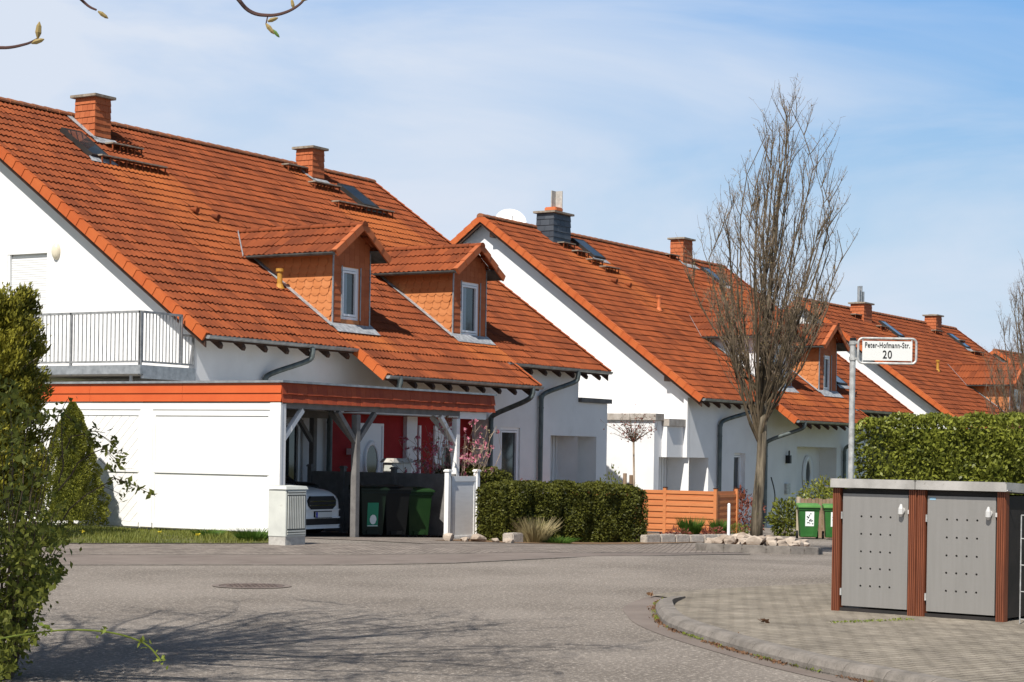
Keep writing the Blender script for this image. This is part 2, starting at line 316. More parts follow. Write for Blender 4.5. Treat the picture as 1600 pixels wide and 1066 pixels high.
def leaves(name, P, size, m, parent=None, origin=(0, 0, 0), seed=1, asp=.5, out=None, up=0.0, core=None, rnd=None):
    rg = np.random.default_rng(seed); P = np.asarray(P, float); n = len(P)
    a = rg.normal(size=(n, 3));
    if out is not None: a = a * .6 + out
    a[:, 2] += up
    a /= np.linalg.norm(a, axis=1)[:, None]
    b = np.cross(a, rg.normal(size=(n, 3))); b /= np.linalg.norm(b, axis=1)[:, None]
    c = np.cross(a, b)
    s = size * rg.uniform(.6, 1.35, n)[:, None]
    v0 = P - a * s * .5; v2 = P + a * s * .5; v1 = P + b * s * asp * .5 + c * s * .08; v3 = P - b * s * asp * .5 + c * s * .08
    V = np.stack([v0, v1, v2, v3], 1).reshape(-1, 3); FQ = np.arange(n * 4).reshape(-1, 4)
    r = rg.random(n) if rnd is None else rnd
    if core:
        extra = []
        for (pts) in core:
            base = len(V); V = np.vstack([V, np.array(pts)]); FQ = np.vstack([FQ, np.array([[0, 3, 2, 1], [4, 5, 6, 7], [0, 1, 5, 4], [1, 2, 6, 5], [2, 3, 7, 6], [3, 0, 4, 7]]) + base]); r = np.append(r, [0.0] * 6)
    return fastmesh(name, V, FQ, r, m, parent, origin)

def g(x): return -.032 * min(max(0, x - 26), 10) - .019 * max(0, min(x, 160) - 36)

# ------------------------------------------------------------------ ground sheets
def sheet(name, poly, off, m, label=None, cut=True, zf=None, kind='structure', cat=None):
    bm = bmesh.new(); vs = [bm.verts.new((p[0], p[1], 0)) for p in poly]; bm.faces.new(vs)
    for xc in (26, 36, 160):
        bmesh.ops.bisect_plane(bm, geom=bm.verts[:] + bm.edges[:] + bm.faces[:], plane_co=(xc, 0, 0), plane_no=(1, 0, 0))
    bmesh.ops.triangulate(bm, faces=bm.faces[:])
    for v in bm.verts: v.co.z = (g(v.co.x) if zf is None else zf(v.co.x, v.co.y)) + off
    bm.normal_update()
    for f in bm.faces:
        if f.normal.z < 0: f.normal_flip()
    me = bpy.data.meshes.new(name); bm.to_mesh(me); bm.free(); me.materials.append(M[m])
    o = bpy.data.objects.new(name, me); COL.objects.link(o)
    if kind: o['kind'] = kind
    return tag(o, label, cat)
sheet('ground', [(-120, -260), (900, -260), (900, 500), (-120, 500)], -.012, 'ground')
sheet('road', [(-40, -40), (58, -40), (58, 25.9), (27.8, 25.9), (27.8, 30), (-40, 30)], -.004, 'asphalt')
M['dark_floor'] = mat('shade_dark_concrete', (.018, .017, .016), (.035, .032, .03), rough=.9, scale=2)  # near-black floor: the carport's shade put into the base colour
sheet('driveway', [(28.75, 19.3), (36.3, 19.25), (34.9, 22.5), (28.75, 22.5)], .006, 'paver_far')
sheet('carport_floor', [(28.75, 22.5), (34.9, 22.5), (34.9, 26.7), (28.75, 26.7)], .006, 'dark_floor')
# far footpath with its smooth strip along the road
A = [(14, 29.2), (20.34, 23.89), (21.8, 22.67), (22.56, 22.04), (23.72, 21.08), (24.92, 20.08), (26.34, 19.3), (29.32, 19.25), (32.8, 19.25), (36.56, 19.15), (39.5, 18.4)]
B = [(12, 27.2), (18.37, 21.56), (19.65, 20.42), (20.31, 19.84), (21.32, 18.94), (22.36, 18.01), (23.43, 17.1), (24.9, 16.1), (27.6, 15.3), (30.0, 15.0), (32.6, 14.9)]
Cc = [(10.5, 25.4), (16.83, 19.76), (17.98, 18.68), (18.56, 18.13), (19.46, 17.29), (20.39, 16.42), (21.34, 15.53), (22.7, 14.8), (25.2, 14.4), (28.5, 14.3), (31.8, 14.4)]
sheet('pavement', A + B[::-1], .003, 'paver_far')
sheet('road_gutter_strip', B + Cc[::-1], .0, 'asphalt_s')
gutter_line = MB()
for P_ in (B, Cc):
    for i in range(len(P_) - 1):
        a = Vector((*P_[i], g(P_[i][0]) + .005)); b = Vector((*P_[i + 1], g(P_[i + 1][0]) + .005))
        gutter_line.bar(a, b, .035, .008)
o = gutter_line.build('road_joint_line', M['kerb']); o['kind'] = 'structure'

# right-hand pavement, kerb and gutter band
def smooth(pts, n=8, closed=False):
    out_ = []; P_ = [Vector(p) for p in pts]
    for i in range(len(P_) - 1):
        p0 = P_[max(i - 1, 0)]; p1 = P_[i]; p2 = P_[i + 1]; p3 = P_[min(i + 2, len(P_) - 1)]
        for k in range(n):
            t = k / n; out_.append(.5 * ((2 * p1) + (-p0 + p2) * t + (2 * p0 - 5 * p1 + 4 * p2 - p3) * t * t + (-p0 + 3 * p1 - 3 * p2 + p3) * t ** 3))
    out_.append(P_[-1]); return out_
GO = smooth([(24, 8.4, 0), (22.48, 9.06, 0), (21.25, 9.52, 0), (19.99, 9.80, 0), (19.03, 9.80, 0), (17.59, 9.36, 0), (16.6, 8.80, 0), (15.77, 8.25, 0), (14.91, 7.52, 0), (14.08, 6.70, 0), (13.19, 5.74, 0), (12.44, 4.75, 0), (11.6, 3.5, 0), (10.8, 1.5, 0), (10.5, -2, 0)])
KO = smooth([(18.9, 9.50, 0), (18.2, 9.27, 0), (17.48, 8.95, 0), (16.5, 8.42, 0), (15.72, 7.93, 0), (14.97, 7.30, 0), (14.05, 6.42, 0), (13.41, 5.72, 0), (12.85, 5.0, 0), (12.05, 3.7, 0), (11.3, 1.6, 0), (11.0, -2, 0)])
sheet('pavement', [(p.x, p.y) for p in [q for q in GO if q.x > 18.95 and q.y > 0]] + [(p.x, p.y) for p in KO] + [(60, -2), (60, 8.4)], .012, 'paver')
sheet('road_gutter_strip', [(p.x, p.y) for p in GO if p.y < 9.803 and (p.x < 19.1)] + [(p.x, p.y) for p in KO[::-1]], .0, 'asphalt_s')
def arc_pts(P_):
    d = [0]
    for i in range(len(P_) - 1): d.append(d[-1] + (P_[i + 1] - P_[i]).length)
    return d
dk = arc_pts(KO)
def along(P_, d, s_):
    for i in range(len(P_) - 1):
        if d[i + 1] >= s_:
            t = (s_ - d[i]) / max(1e-9, d[i + 1] - d[i]); return P_[i].lerp(P_[i + 1], t), (P_[i + 1] - P_[i]).normalized()
    return P_[-1], (P_[-1] - P_[-2]).normalized()
s_ = 0; kn = 0; tot = dk[-1]
kr = thing('kerb', 'rounded grey concrete kerb curving round the paved corner', 'kerb', (15, 7.3, 0)); kr['kind'] = 'structure'
KB = MB()
while s_ < tot - .2:
    Lk = .5; rise = .026 + .078 * min(1, (s_ + .1) / 1.9); prof_r = []
    rv = random.random(); st_n = 4; secs = []
    for q in range(st_n + 1):
        p, t = along(KO, dk, min(tot, s_ + .004 + (Lk - .008) * q / st_n)); nrm = Vector((-t.y, t.x, 0)); hh = .026 + .078 * min(1, (s_ + Lk * q / st_n + .1) / 1.9)
        secs.append([p + nrm * a_ + Vector((0, 0, b_)) for a_, b_ in ((0, -.03), (.005, hh * .45), (.035, hh * .85), (.075, hh), (.17, hh), (.175, .0))])
    v = [x for s3 in secs for x in s3]; fs = []
    for q in range(st_n):
        for k in range(5): fs.append((q * 6 + k, q * 6 + k + 1, q * 6 + 7 + k, q * 6 + 6 + k))
    fs += [(0, 1, 2, 3, 4, 5), tuple(st_n * 6 + k for k in (5, 4, 3, 2, 1, 0))]
    KB.add(v, fs, rv); s_ += Lk
KB.build('kerb_stone', 'kerb', kr)
# moss and litter along the kerb foot
P_ = []
rg = np.random.default_rng(5)
for i in range(2600):
    s1 = rg.uniform(.5, tot); p, t = along(KO, dk, s1)
    if math.sin(s1 * 5) + math.sin(s1 * 2.3 + 1) + rg.uniform(-1, 1.3) < 0: continue
    nn = Vector((-t.y, t.x, 0)); q = p + nn * (-abs(rg.normal()) * .03 + .004); P_.append((q.x, q.y, .008 + rg.random() * .01))
rn = np.array([rg.random() for _ in P_])
tag(leaves('kerb_litter', P_, .028, 'deadleaf', seed=4), 'brown leaf litter and moss gathered along the foot of the kerb', 'litter', kind='stuff')
P_ = [];
for i in range(2400):
    s1 = rg.uniform(.3, tot); p, t = along(KO, dk, s1)
    if math.sin(s1 * 3.1) + math.sin(s1 * 7.3) + rg.uniform(-1, 1) < .7: continue
    nn = Vector((-t.y, t.x, 0)); q = p + nn * (-abs(rg.normal()) * .02 + .004); P_.append((q.x, q.y, .01 + rg.random() * .015))
for i in range(220):   # weeds in the pavement joint by the shelter
    t = rg.random(); P_.append((17.9 - .9 * t + rg.normal() * .02, 6.4 + .45 * t + rg.normal() * .03, .02 + rg.random() * .012))
tag(leaves('moss_weeds', P_, .022, 'leaf_fresh', seed=5), 'small green moss weeds in the gutter joint and paving', 'weeds', kind='stuff')

# ------------------------------------------------------------------ roof parts
def tiles(mb, O, U, S, L, Wd, course=.34, tw=.30, K=12, amp=.031, lift=.038, stain=None, clip=None, jit=1.0):
    O = Vector(O); U = Vector(U).normalized(); S = Vector(S).normalized(); Nn = U.cross(S).normalized()
    if Nn.z < 0: Nn = -Nn
    nC = max(1, round(Wd / course)); c = Wd / nC; nT = max(1, round(L / tw)); t = L / nT
    prof = [amp * (.5 + .5 * math.cos((4 if K > 6 else 2) * math.pi * k / K)) ** .95 for k in range(K + 1)]
    for i in range(nC):
        for j in range(nT):
            u0 = j * t
            if clip and not clip(u0 + t / 2, i * c + c / 2): continue
            r = random.random(); ds = random.gauss(0, .007) * jit; dl = random.gauss(0, .0045) * jit
            st = stain(u0 + t / 2, i * c + c / 2) if stain else 0
            lo = []; hi = []; un = []
            for k in range(K + 1):
                u = u0 + t * k / K
                lo.append(O + U * u + S * (i * c - .03 + ds) + Nn * (prof[k] + lift + dl))
                hi.append(O + U * u + S * (i * c + c + .0) + Nn * (prof[k] + .004))
                un.append(O + U * u + S * (i * c - .03 + ds) + Nn * (prof[k] * .3 - .002 if i else -.0))
            n = len(mb.v); mb.v += [tuple(p) for p in lo + hi + un]
            for k in range(K):
                mb.f.append((n + k, n + k + 1, n + K + 2 + k, n + K + 1 + k)); mb.r.append(r); mb.st.append(st)
                mb.f.append((n + 2 * K + 2 + k, n + 2 * K + 3 + k, n + k + 1, n + k)); mb.r.append(0.0); mb.st.append(0)  # lower tile edges take the darkest tone, course shadow put into the colour
def verge(mb, A_, S, side, L, course=.34, w=.10, drop=.155):   # edge tiles stepping up the gable
    A_ = Vector(A_); S = Vector(S).normalized(); side = Vector(side).normalized(); n = max(1, round(L / course)); c = L / n
    Nn = S.cross(side).normalized()
    if Nn.z < 0: Nn = -Nn
    for i in range(n):
        r = random.random(); o0 = .082; o1 = .066
        p0 = A_ + S * (i * c - .03); p1 = A_ + S * (i * c + c + .02)
        q = []
        for P0, l, e in ((p0, o0, .026), (p1, o1, .010)):
            q += [P0 - side * w + Nn * (l - .0), P0 + side * e + Nn * l, P0 + side * e - Nn * (drop - l * .5), P0 - side * .02 - Nn * (drop - l * .5)]
        mb.add(q, [(0, 1, 5, 4), (1, 2, 6, 5), (2, 3, 7, 6), (0, 3, 2, 1), (4, 5, 6, 7)], r)
def ridgeline(mb, a, b, r=.115, step=.40):
    a = Vector(a); b = Vector(b); d = (b - a).normalized(); n = max(1, round((b - a).length / step)); c = (b - a).length / n
    sd = d.cross(UP).normalized()
    for i in range(n):
        rr = random.random(); p0 = a + d * (i * c - .02); p1 = a + d * (i * c + c + .02); vs = []; K = 8
        for p, ra in ((p0, r * 1.12), (p1, r * .94)):
            for k in range(K + 1):
                an = math.pi * (k / K) * 1.1 - .157; vs.append(p + sd * math.cos(an) * ra + UP * (math.sin(an) * ra * .8 - .015))
        mb.add(vs, [(k, k + 1, K + 2 + k, K + 1 + k) for k in range(K)] + [tuple(range(K + 1)), tuple(range(2 * K + 1, K, -1))], rr)
def gutter(mb, a, b, r=.075, cap=True):
    a = Vector(a); b = Vector(b); d = (b - a).normalized(); sd = d.cross(UP).normalized(); K = 8; vs = []
    for rr in (r, r - .008):
        for p in (a, b):
            for k in range(K + 1):
                an = math.pi + math.pi * k / K; vs.append(p + sd * math.cos(an) * rr + UP * math.sin(an) * rr)
    m = K + 1; fs = []
    for k in range(K): fs += [(k, k + 1, m + k + 1, m + k), (2 * m + k, 3 * m + k, 3 * m + k + 1, 2 * m + k + 1)]
    for k in (0, K): fs.append((k, m + k, 3 * m + k, 2 * m + k))
    if cap: fs += [tuple(range(m)), tuple(range(2 * m - 1, m - 1, -1))]
    mb.add(vs, fs)
def wallplane(mb, axis, c, us, zb, top, holes, dep, sgn):
    """vertical wall in plane axis=c, between us[0] and us[-1]; top(u); holes (u0,u1,z0,z1) with reveals dep deep towards sgn"""
    P3 = (lambda u, z, d=0: (u, c + sgn * d, z)) if axis == 'y' else (lambda u, z, d=0: (c + sgn * d, u, z))
    br = sorted(set(list(us) + [h[0] for h in holes] + [h[1] for h in holes]))
    for a, b in zip(br, br[1:]):
        hs = sorted([h for h in holes if h[0] <= a + 1e-6 and h[1] >= b - 1e-6], key=lambda h: h[2])
        z = zb
        for h in hs:
            if h[2] > z + 1e-6: mb.face([P3(a, z), P3(b, z), P3(b, h[2]), P3(a, h[2])])
            z = h[3]
        mb.face([P3(a, z), P3(b, z), P3(b, top(b)), P3(a, top(a))])
    for hh_ in holes:
        if len(hh_) > 4: continue
        a, b, z0, z1 = hh_
        for q in (((a, z0), (a, z1)), ((b, z0), (b, z1)), ((a, z0), (b, z0)), ((a, z1), (b, z1))):
            mb.face([P3(*q[0]), P3(*q[1]), P3(*q[1], dep), P3(*q[0], dep)])
def window(parent, axis, c, u0, u1, z0, z1, dep, sgn, name='window', glass='glass', sash=1, fw=.07, shut=False):
    m = MB(); d0, d1 = dep - .07, dep - .01
    def bx(a, b, e, f_, s0, s1, mm=m):
        q0, q1 = sorted((c + sgn * s0, c + sgn * s1))
        if axis == 'y': mm.box(a, b, q0, q1, e, f_)
        else: mm.box(q0, q1, a, b, e, f_)
    bx(u0, u0 + fw, z0, z1, d0, d1); bx(u1 - fw, u1, z0, z1, d0, d1)
    bx(u0 + fw, u1 - fw, z0, z0 + fw, d0, d1); bx(u0 + fw, u1 - fw, z1 - fw, z1, d0, d1)
    i_ = fw + .012; w2 = .05; e0, e1 = d0 - .015, d1 - .003
    bx(u0 + i_, u0 + i_ + w2, z0 + i_, z1 - i_, e0, e1); bx(u1 - i_ - w2, u1 - i_, z0 + i_, z1 - i_, e0, e1)
    bx(u0 + i_ + w2, u1 - i_ - w2, z0 + i_, z0 + i_ + w2, e0, e1); bx(u0 + i_ + w2, u1 - i_ - w2, z1 - i_ - w2, z1 - i_, e0, e1)
    if sash == 2: bx((u0 + u1) / 2 - .04, (u0 + u1) / 2 + .04, z0 + fw, z1 - fw, d0 - .012, d1)
    f = m.build(name, 'pvc', parent)
    p = MB(); bx(u0 + i_ + w2 - .01, u1 - i_ - w2 + .01, z0 + i_ + w2 - .01, z1 - i_ - w2 + .01, d1 - .02, d1 - .012, p)
    p.build('pane', glass, f)
    if name == 'dormer_window':
        c2_ = MB(); bx(u0 + i_ + w2 - .01, u0 + i_ + w2 + (u1 - u0) * .26, z0 + i_ + w2 - .01, z1 - i_ - w2 + .01, d1 - .023, d1 - .0205, c2_); c2_.build('curtain', 'curtain_g', f)
    return f
def chimney(parent, x0, x1, y0, y1, zb, zt, mname, over=.09, rowh=.16, tw=.17):
    m = MB(); m.box(x0 + .02, x1 - .02, y0 + .02, y1 - .02, zb, zt)
    rows = int((zt - zb) / rowh) + 1
    for k in range(rows):
        za = zt - (k + 1) * rowh; zc = min(zt - .005, za + rowh + .03); za = max(za, zb)
        for (fx, a, b) in (('x', y0, y1), ('y', x0, x1)):
            n = max(2, round((b - a) / tw)); w = (b - a) / n; sh = (k % 2) * .5
            for j in range(-1, n + 1):
                p = a + (j + sh) * w; q = p + w - .006; p = max(p, a); q = min(q, b)
                if q - p < .02: continue
                dz = random.uniform(-.006, .006)
                if fx == 'x':
                    m.prism([(x0 - .012, p, za + dz), (x0 - .012, q, za + dz), (x0 + .012, q, zc), (x0 + .012, p, zc)], (1, 0, 0), .012)
                else:
                    m.prism([(p, y0 - .012, za + dz), (q, y0 - .012, za + dz), (q, y0 + .012, zc), (p, y0 + .012, zc)], (0, 1, 0), .012)
    c = m.build('chimney', mname, parent)
    m = MB(); m.box(x0 - over, x1 + over, y0 - over, y1 + over, zt, zt + .07)
    m.box(x0 + .12, x1 - .12, y0 + .15, y1 - .15, zt + .07, zt + .10); m.build('chimney_cap', 'capstone', c, bevel=.008)
    return c

class House:
    def __init__(s, name, label, x0, x1, ye, ze, yr, zr, wx0, wx1, ground):
        s.x0, s.x1, s.ye, s.ze, s.yr, s.zr = x0, x1, ye, ze, yr, zr
        s.m = (zr - ze) / (yr - ye); s.S = Vector((0, 1, s.m)).normalized(); s.sl = math.hypot(yr - ye, zr - ze)
        s.wx0, s.wx1 = wx0, wx1; s.N = Vector((0, -s.m, 1)).normalized()
        s.root = thing(name, label, 'house', (wx0, ye + .5, ground)); s.gz = ground
    def rz(s, y): return s.ze + s.m * (y - s.ye)
    def roof(s, stains=(), ext=None, K=12, course=.338):
        R_ = s.root
        def stf(u, d):
            x = s.x0 + u; v = 0; sd = d
            for (xa, xb, sy, ln_, am) in stains:   # run-off streak: from y=sy downwards
                ss = (sy - s.ye) / s.S.y
                if sd < ss and sd > ss - ln_:
                    e = max(0, min(1, (x - xa + .25) / .3, (xb + .25 - x) / .3)); v = max(v, am * e * (1 - (ss - sd) / ln_) ** .7)
            return v
        mb = MB(); tiles(mb, (s.x0, s.ye, s.ze), (1, 0, 0), s.S, s.x1 - s.x0, s.sl, course=course, K=K, stain=stf)
        if ext:
            xa, xb, ya, za = ext; e = math.hypot(s.ye - ya, s.rz(s.ye) - s.rz(ya))
            tiles(mb, (xa, ya, s.rz(ya)), (1, 0, 0), s.S, xb - xa, e, course=course, K=K, stain=lambda u, d: 0)
        Sb = Vector((0, -1, s.m)).normalized()
        tiles(mb, (s.x1, 2 * s.yr - s.ye, s.ze), (-1, 0, 0), Sb, s.x1 - s.x0, s.sl, K=4, course=.5, tw=.6)
        rf = mb.build('roof', 'tile', R_)
        mb = MB()
        verge(mb, (s.x0, s.ye, s.ze), s.S, (-1, 0, 0), s.sl, course); mb.cut(); verge(mb, (s.x1, s.ye, s.ze), s.S, (1, 0, 0), s.sl, course); mb.cut()
        verge(mb, (s.x0, 2 * s.yr - s.ye, s.ze), Sb, (-1, 0, 0), s.sl, course)
        mb.cut()
        if ext: verge(mb, (xa, ya, s.rz(ya)), s.S, (-1, 0, 0), e, course); mb.cut(); verge(mb, (xb, ya, s.rz(ya)), s.S, (1, 0, 0), e, course)
        mb.build('verge_tiles', 'tile_new', rf)
        mb = MB(); ridgeline(mb, (s.x0, s.yr, s.zr + .035), (s.x1, s.yr, s.zr + .035)); mb.build('ridge_tiles', 'ridge', rf)
        # timber under the tiles: deck and rafter tails
        mb = MB(); t = .10
        def deck(xa_, xb_, ya_, yb_, dz=-.012, tt=t):
            za_, zb_ = s.rz(ya_) + dz, s.rz(yb_) + dz
            mb.prism([(xa_, ya_, za_), (xa_, yb_, zb_), (xa_, yb_, zb_ - tt), (xa_, ya_, za_ - tt)], (1, 0, 0), xb_ - xa_)
        deck(s.x0 + .03, s.x1 - .03, s.ye, s.yr)
        mb.prism([(s.x0 + .03, s.yr, s.zr - .012), (s.x0 + .03, 2 * s.yr - s.ye, s.ze - .012), (s.x0 + .03, 2 * s.yr - s.ye, s.ze - .112), (s.x0 + .03, s.yr, s.zr - .112)], (1, 0, 0), s.x1 - s.x0 - .06)
        if ext: deck(xa + .03, xb - .03, ya, s.ye)
        mb.build('roof_deck', 'wood_d', rf)
        mb = MB()
        for xe in (s.x0 + .035, s.x1 - .075):
            for sgn_ in (1, -1):
                ya_, yb_ = (s.ye, s.yr) if sgn_ > 0 else (2 * s.yr - s.ye, s.yr)
                mb.prism([(xe, ya_, s.ze - .115), (xe, yb_, s.zr - .115), (xe, yb_, s.zr - .25), (xe, ya_, s.ze - .25)], (1, 0, 0), .04); mb.cut()
        mb.build('verge_strip', 'wood_d', rf)  # dark strip below the verge tiles along each gable edge
        mb = MB(); x = s.x0 + .45
        while x < s.x1 - .2:
            if not (ext and xa - .1 < x < xb + .1):
                y = s.ye - .02; z = s.rz(y) - .112
                mb.prism([(x, y, z), (x, y + .75, z + .75 * s.m), (x, y + .75, z + .75 * s.m - .15), (x, y, z - .13), (x, y - .03, z - .06)], (1, 0, 0), .1); mb.cut()
            x += .74
        if ext:
            x = xa + .4
            while x < xb - .2:
                y = ya - .02; z = s.rz(y) - .112
                mb.prism([(x, y, z), (x, y + 1.1, z + 1.1 * s.m), (x, y + 1.1, z + 1.1 * s.m - .15), (x, y, z - .13), (x, y - .03, z - .06)], (1, 0, 0), .1); mb.cut(); x += .74
        for dy in (3.6,):   # purlin heads under the gable verge
            pass
        mb.build('rafter_tail', 'wood_d', rf)
        s.rf = rf
        m = MB()
        if ext:
            gutter(m, (s.x0 + .02, s.ye - .07, s.ze + .0), (xa + .02, s.ye - .07, s.ze + .0)); m.cut(); gutter(m, (xb - .25, s.ye - .07, s.ze), (s.x1 - .02, s.ye - .07, s.ze))
            z = s.rz(ya); m.cut(); gutter(m, (xa + .0, ya - .07, z), (xb - .0, ya - .07, z))
        else: gutter(m, (s.x0 + .02, s.ye - .07, s.ze), (s.x1 - .02, s.ye - .07, s.ze))
        m.build('gutter', 'zinc', R_)
    def gable(s, xw, yf, zb, holes=(), far=False, name='gable_wall'):
        m = MB(); yb = 2 * s.yr - yf
        top = lambda y: (s.rz(y) if y <= s.yr else s.rz(2 * s.yr - y)) - .118
        wallplane(m, 'x', xw, [yf, s.yr, yb], zb, top, list(holes), .12, -1 if far else 1); return m
    def pipe(s, pts, r=.06):
        m = MB(); P_ = smooth(pts, 5); m.tube(P_, r, 10)
        for q in (pts[-2],): m.tube([(q[0], q[1], q[2] - .04), (q[0], q[1], q[2] + .0)], r + .008, 10)
        return m.build('downpipe', 'pipe', s.root, smooth=False)
    def skylight(s, xa, xb, ya, yb):
        m = MB(); 
        def P(x, y, h): return Vector((x, y, s.rz(y))) + s.N * h
        for (a, b, c_, d) in ((xa, xa + .05, ya, yb), (xb - .05, xb, ya, yb), (xa + .05, xb - .05, ya, ya + .05), (xa + .05, xb - .05, yb - .05, yb)):
            m.prism([P(a, c_, .03), P(b, c_, .03), P(b, d, .03), P(a, d, .03)], s.N, .11)
        f = m.build('skylight', 'dark', s.root)
        m = MB(); m.prism([P(xa + .05, ya + .05, .125), P(xb - .05, ya + .05, .125), P(xb - .05, yb - .05, .125), P(xa + .05, yb - .05, .125)], s.N, .01)
        m.build('pane', 'glass', f)
        m = MB(); m.prism([P(xa - .12, ya - .16, .055), P(xb + .12, ya - .16, .055), P(xb + .05, ya + .01, .075), P(xa - .05, ya + .01, .075)], s.N, .006)
        m.build('flashing', 'lead', f)
    def step(s, xa, xb, y):   # chimney sweep's tread on brackets
        m = MB(); z = s.rz(y) + .24
        m.box(xa, xb, y - .02, y + .24, z, z + .035)
        f = m.build('roof_tread', 'capstone', s.root)
        m = MB(); n = max(2, round((xb - xa) / .28))
        for k in range(n + 1):
            x = xa + .04 + (xb - xa - .08) * k / n
            m.bar((x, y + .02, s.rz(y + .02) + .02), (x, y + .02, z), .03, .03); m.bar((x, y - .02, z - .01), (x, y + .34, s.rz(y + .34) + .02), .025, .025)
            m.cut()
        m.build('bracket', 'tile', f)
    def vent(s, x, y, mname, h=.42, cap=None):
        z = s.rz(y); m = MB(); m.tube([(x, y, z), (x, y, z + .12), (x, y, z + h)], [.12, .065, .06], 12)
        m.tube([(x, y, z + h), (x, y, z + h + .07)], .095, 12); return m.build('vent_pipe', mname, s.root)
    def dormer(s, x0, x1, yf, zb, zeave, zr, win, cheek='slate_o', over=.35, side=.32, scal=True, facing='slate_d'):
        """gabled dormer, ridge running back into the main roof"""
        R_ = s.root; xm = (x0 + x1) / 2; half = (x1 - x0) / 2 + side; mz = (zr - zeave) / half
        m = MB()
        yb_e = s.ye + (zeave - s.ze) / s.m; ybot = s.ye + (zb - s.ze) / s.m
        ztop = zeave + mz * side - .03
        ybk = s.ye + (ztop - s.ze) / s.m + .3
        for x in (x0, x1):
            m.face([(x, yf, zb - .3), (x, ybk, zb - .3), (x, ybk, ztop), (x, yf, ztop)])
        wallplane(m, 'y', yf, [x0, xm, x1], zb - .3, lambda x: ztop + (zr - .04 - ztop) * (1 - abs(x - xm) / ((x1 - x0) / 2)), [win], .10, 1)
        body = m.build('dormer', cheek if not scal else 'slate_o', R_)
        # scales on the cheek
        if scal:
            m = MB(); ss = .28; al = math.radians(28)
            for xx, sg in ((x0, -1), (x1, 1)):
                for i in range(-14, 26):
                    for j in range(-14, 26):
                        cy = yf + (i + .5 * (j % 2)) * ss * math.cos(al) + j * ss * .55 * -math.sin(al) * -1
                        cz = zb + j * ss * .60 - (i + .5 * (j % 2)) * ss * math.sin(al) * .0
                        pts = []
                        for k in range(7):
                            an = math.pi + math.pi * k / 6; pts.append((cy + math.cos(an) * ss * .5, cz + math.sin(an) * ss * .5, .026))
                        pts += [(cy + ss * .5, cz + ss * .45, .006), (cy - ss * .5, cz + ss * .45, .006)]
                        pts = [p for p in pts]
                        if min(p[0] for p in pts) < yf - .10 or max(p[1] for p in pts) > ztop - .16 + .25 or cz > ztop - .22: continue
                        if s.rz(cy - ss) > cz + ss * 1.2 + .2: continue
                        pts = [(max(p[0], yf + .004), min(p[1], ztop - .2), p[2]) for p in pts]
                        rr_ = random.random(); m.face([(xx + sg * (p[2] + .004), p[0], p[1]) for p in pts], rr_)
                        for k in range(6): m.face([(xx + sg * (pts[k][2] + .004), pts[k][0], pts[k][1]), (xx + sg * (pts[k + 1][2] + .004), pts[k + 1][0], pts[k + 1][1]), (xx, pts[k + 1][0], pts[k + 1][1]), (xx, pts[k][0], pts[k][1])], rr_)
                # row of straight slates under the eaves
                y = yf + .01
                while y < ybk - .3:
                    m.prism([(xx, y, ztop - .25), (xx, y + .19, ztop - .25), (xx, y + .19, ztop - .02), (xx, y, ztop - .02)], (sg, 0, 0), .022); y += .2
                m.cut()
            m.build('cheek_slates', 'slate_o', body)
        # small slates on the front
        m = MB()
        def fr(xa, xb, za, zc):
            n = max(1, round((zc - za) / .16)); hh = (zc - za) / n
            for k in range(n):
                nx = max(1, round((xb - xa) / .2)); w = (xb - xa) / nx
                for j in range(nx):
                    a = xa + j * w; m.prism([(a + .003, yf - .022, za + k * hh), (a + w - .003, yf - .022, za + k * hh), (a + w - .003, yf - .008, za + k * hh + hh + .01), (a + .003, yf - .008, za + k * hh + hh + .01)], (0, 1, 0), .007)
        fr(x0 + .01, win[0] - .02, zb - .05, win[3] + .0); fr(win[1] + .02, x1 - .01, zb - .05, win[3])
        n = 6; zt0 = win[3] + .02
        for k in range(n):
            za = zt0 + (zr - .1 - zt0) * k / n; w = (x1 - x0) / 2 * max(.05, min(1, 1 - (za - ztop) / (zr - ztop))) if za > ztop else (x1 - x0) / 2
            if w > .12: fr(xm - w + .01, xm + w - .01, za, za + (zr - .1 - zt0) / n)
        m.build('front_slates', facing, body)
        # corner strips
        m = MB()
        for xx in (x0 - .012, x1 + .012): m.bar((xx, yf - .012, zb), (xx, yf - .012, ztop - .05), .03, .03); m.cut()
        for xx in (win[0] - .01, win[1] + .01): m.bar((xx, yf - .03, win[2]), (xx, yf - .03, win[3] + .02), .018, .02); m.cut()
        m.build('corner_trim', 'zinc', body)
        window(body, 'y', yf, win[0], win[1], win[2], win[3], .10, 1, name='dormer_window')
        # roof of the dormer
        m = MB(); yfr = yf - over; Ld = ybk + 1.2
        for sg in (-1, 1):
            ev = Vector((xm + sg * half, yfr, zeave)); sdir = Vector((-sg, 0, mz)).normalized(); L_ = math.hypot(half, zr - zeave)
            ymax = s.ye + (zr - s.ze) / s.m
            def cl(u, d, sg=sg):
                y = yfr + u if sg > 0 else yfr + (ymax + .4 - yfr) - u
                z = zeave + mz * d * sdir.z / mz * 0 + d * sdir.z
                return s.rz(y) < z + .25
            Lr = ymax + .4 - yfr
            if sg > 0: tiles(m, ev, (0, 1, 0), sdir, Lr, L_, course=L_ / 3, tw=.3, K=8, clip=cl)
            else: tiles(m, ev + Vector((0, Lr, 0)), (0, -1, 0), sdir, Lr, L_, course=L_ / 3, tw=.3, K=8, clip=cl)
        dr = m.build('dormer_roof', 'tile', body)
        m = MB()
        for sg in (-1, 1):
            ev = Vector((xm + sg * half, yfr, zeave)); sdir = Vector((-sg, 0, mz)).normalized(); L_ = math.hypot(half, zr - zeave)
            verge(m, ev, sdir, (0, -1, 0), L_, L_ / 3, w=.12, drop=.13); m.cut()
        m.build('dormer_verge', 'slate_d', body)
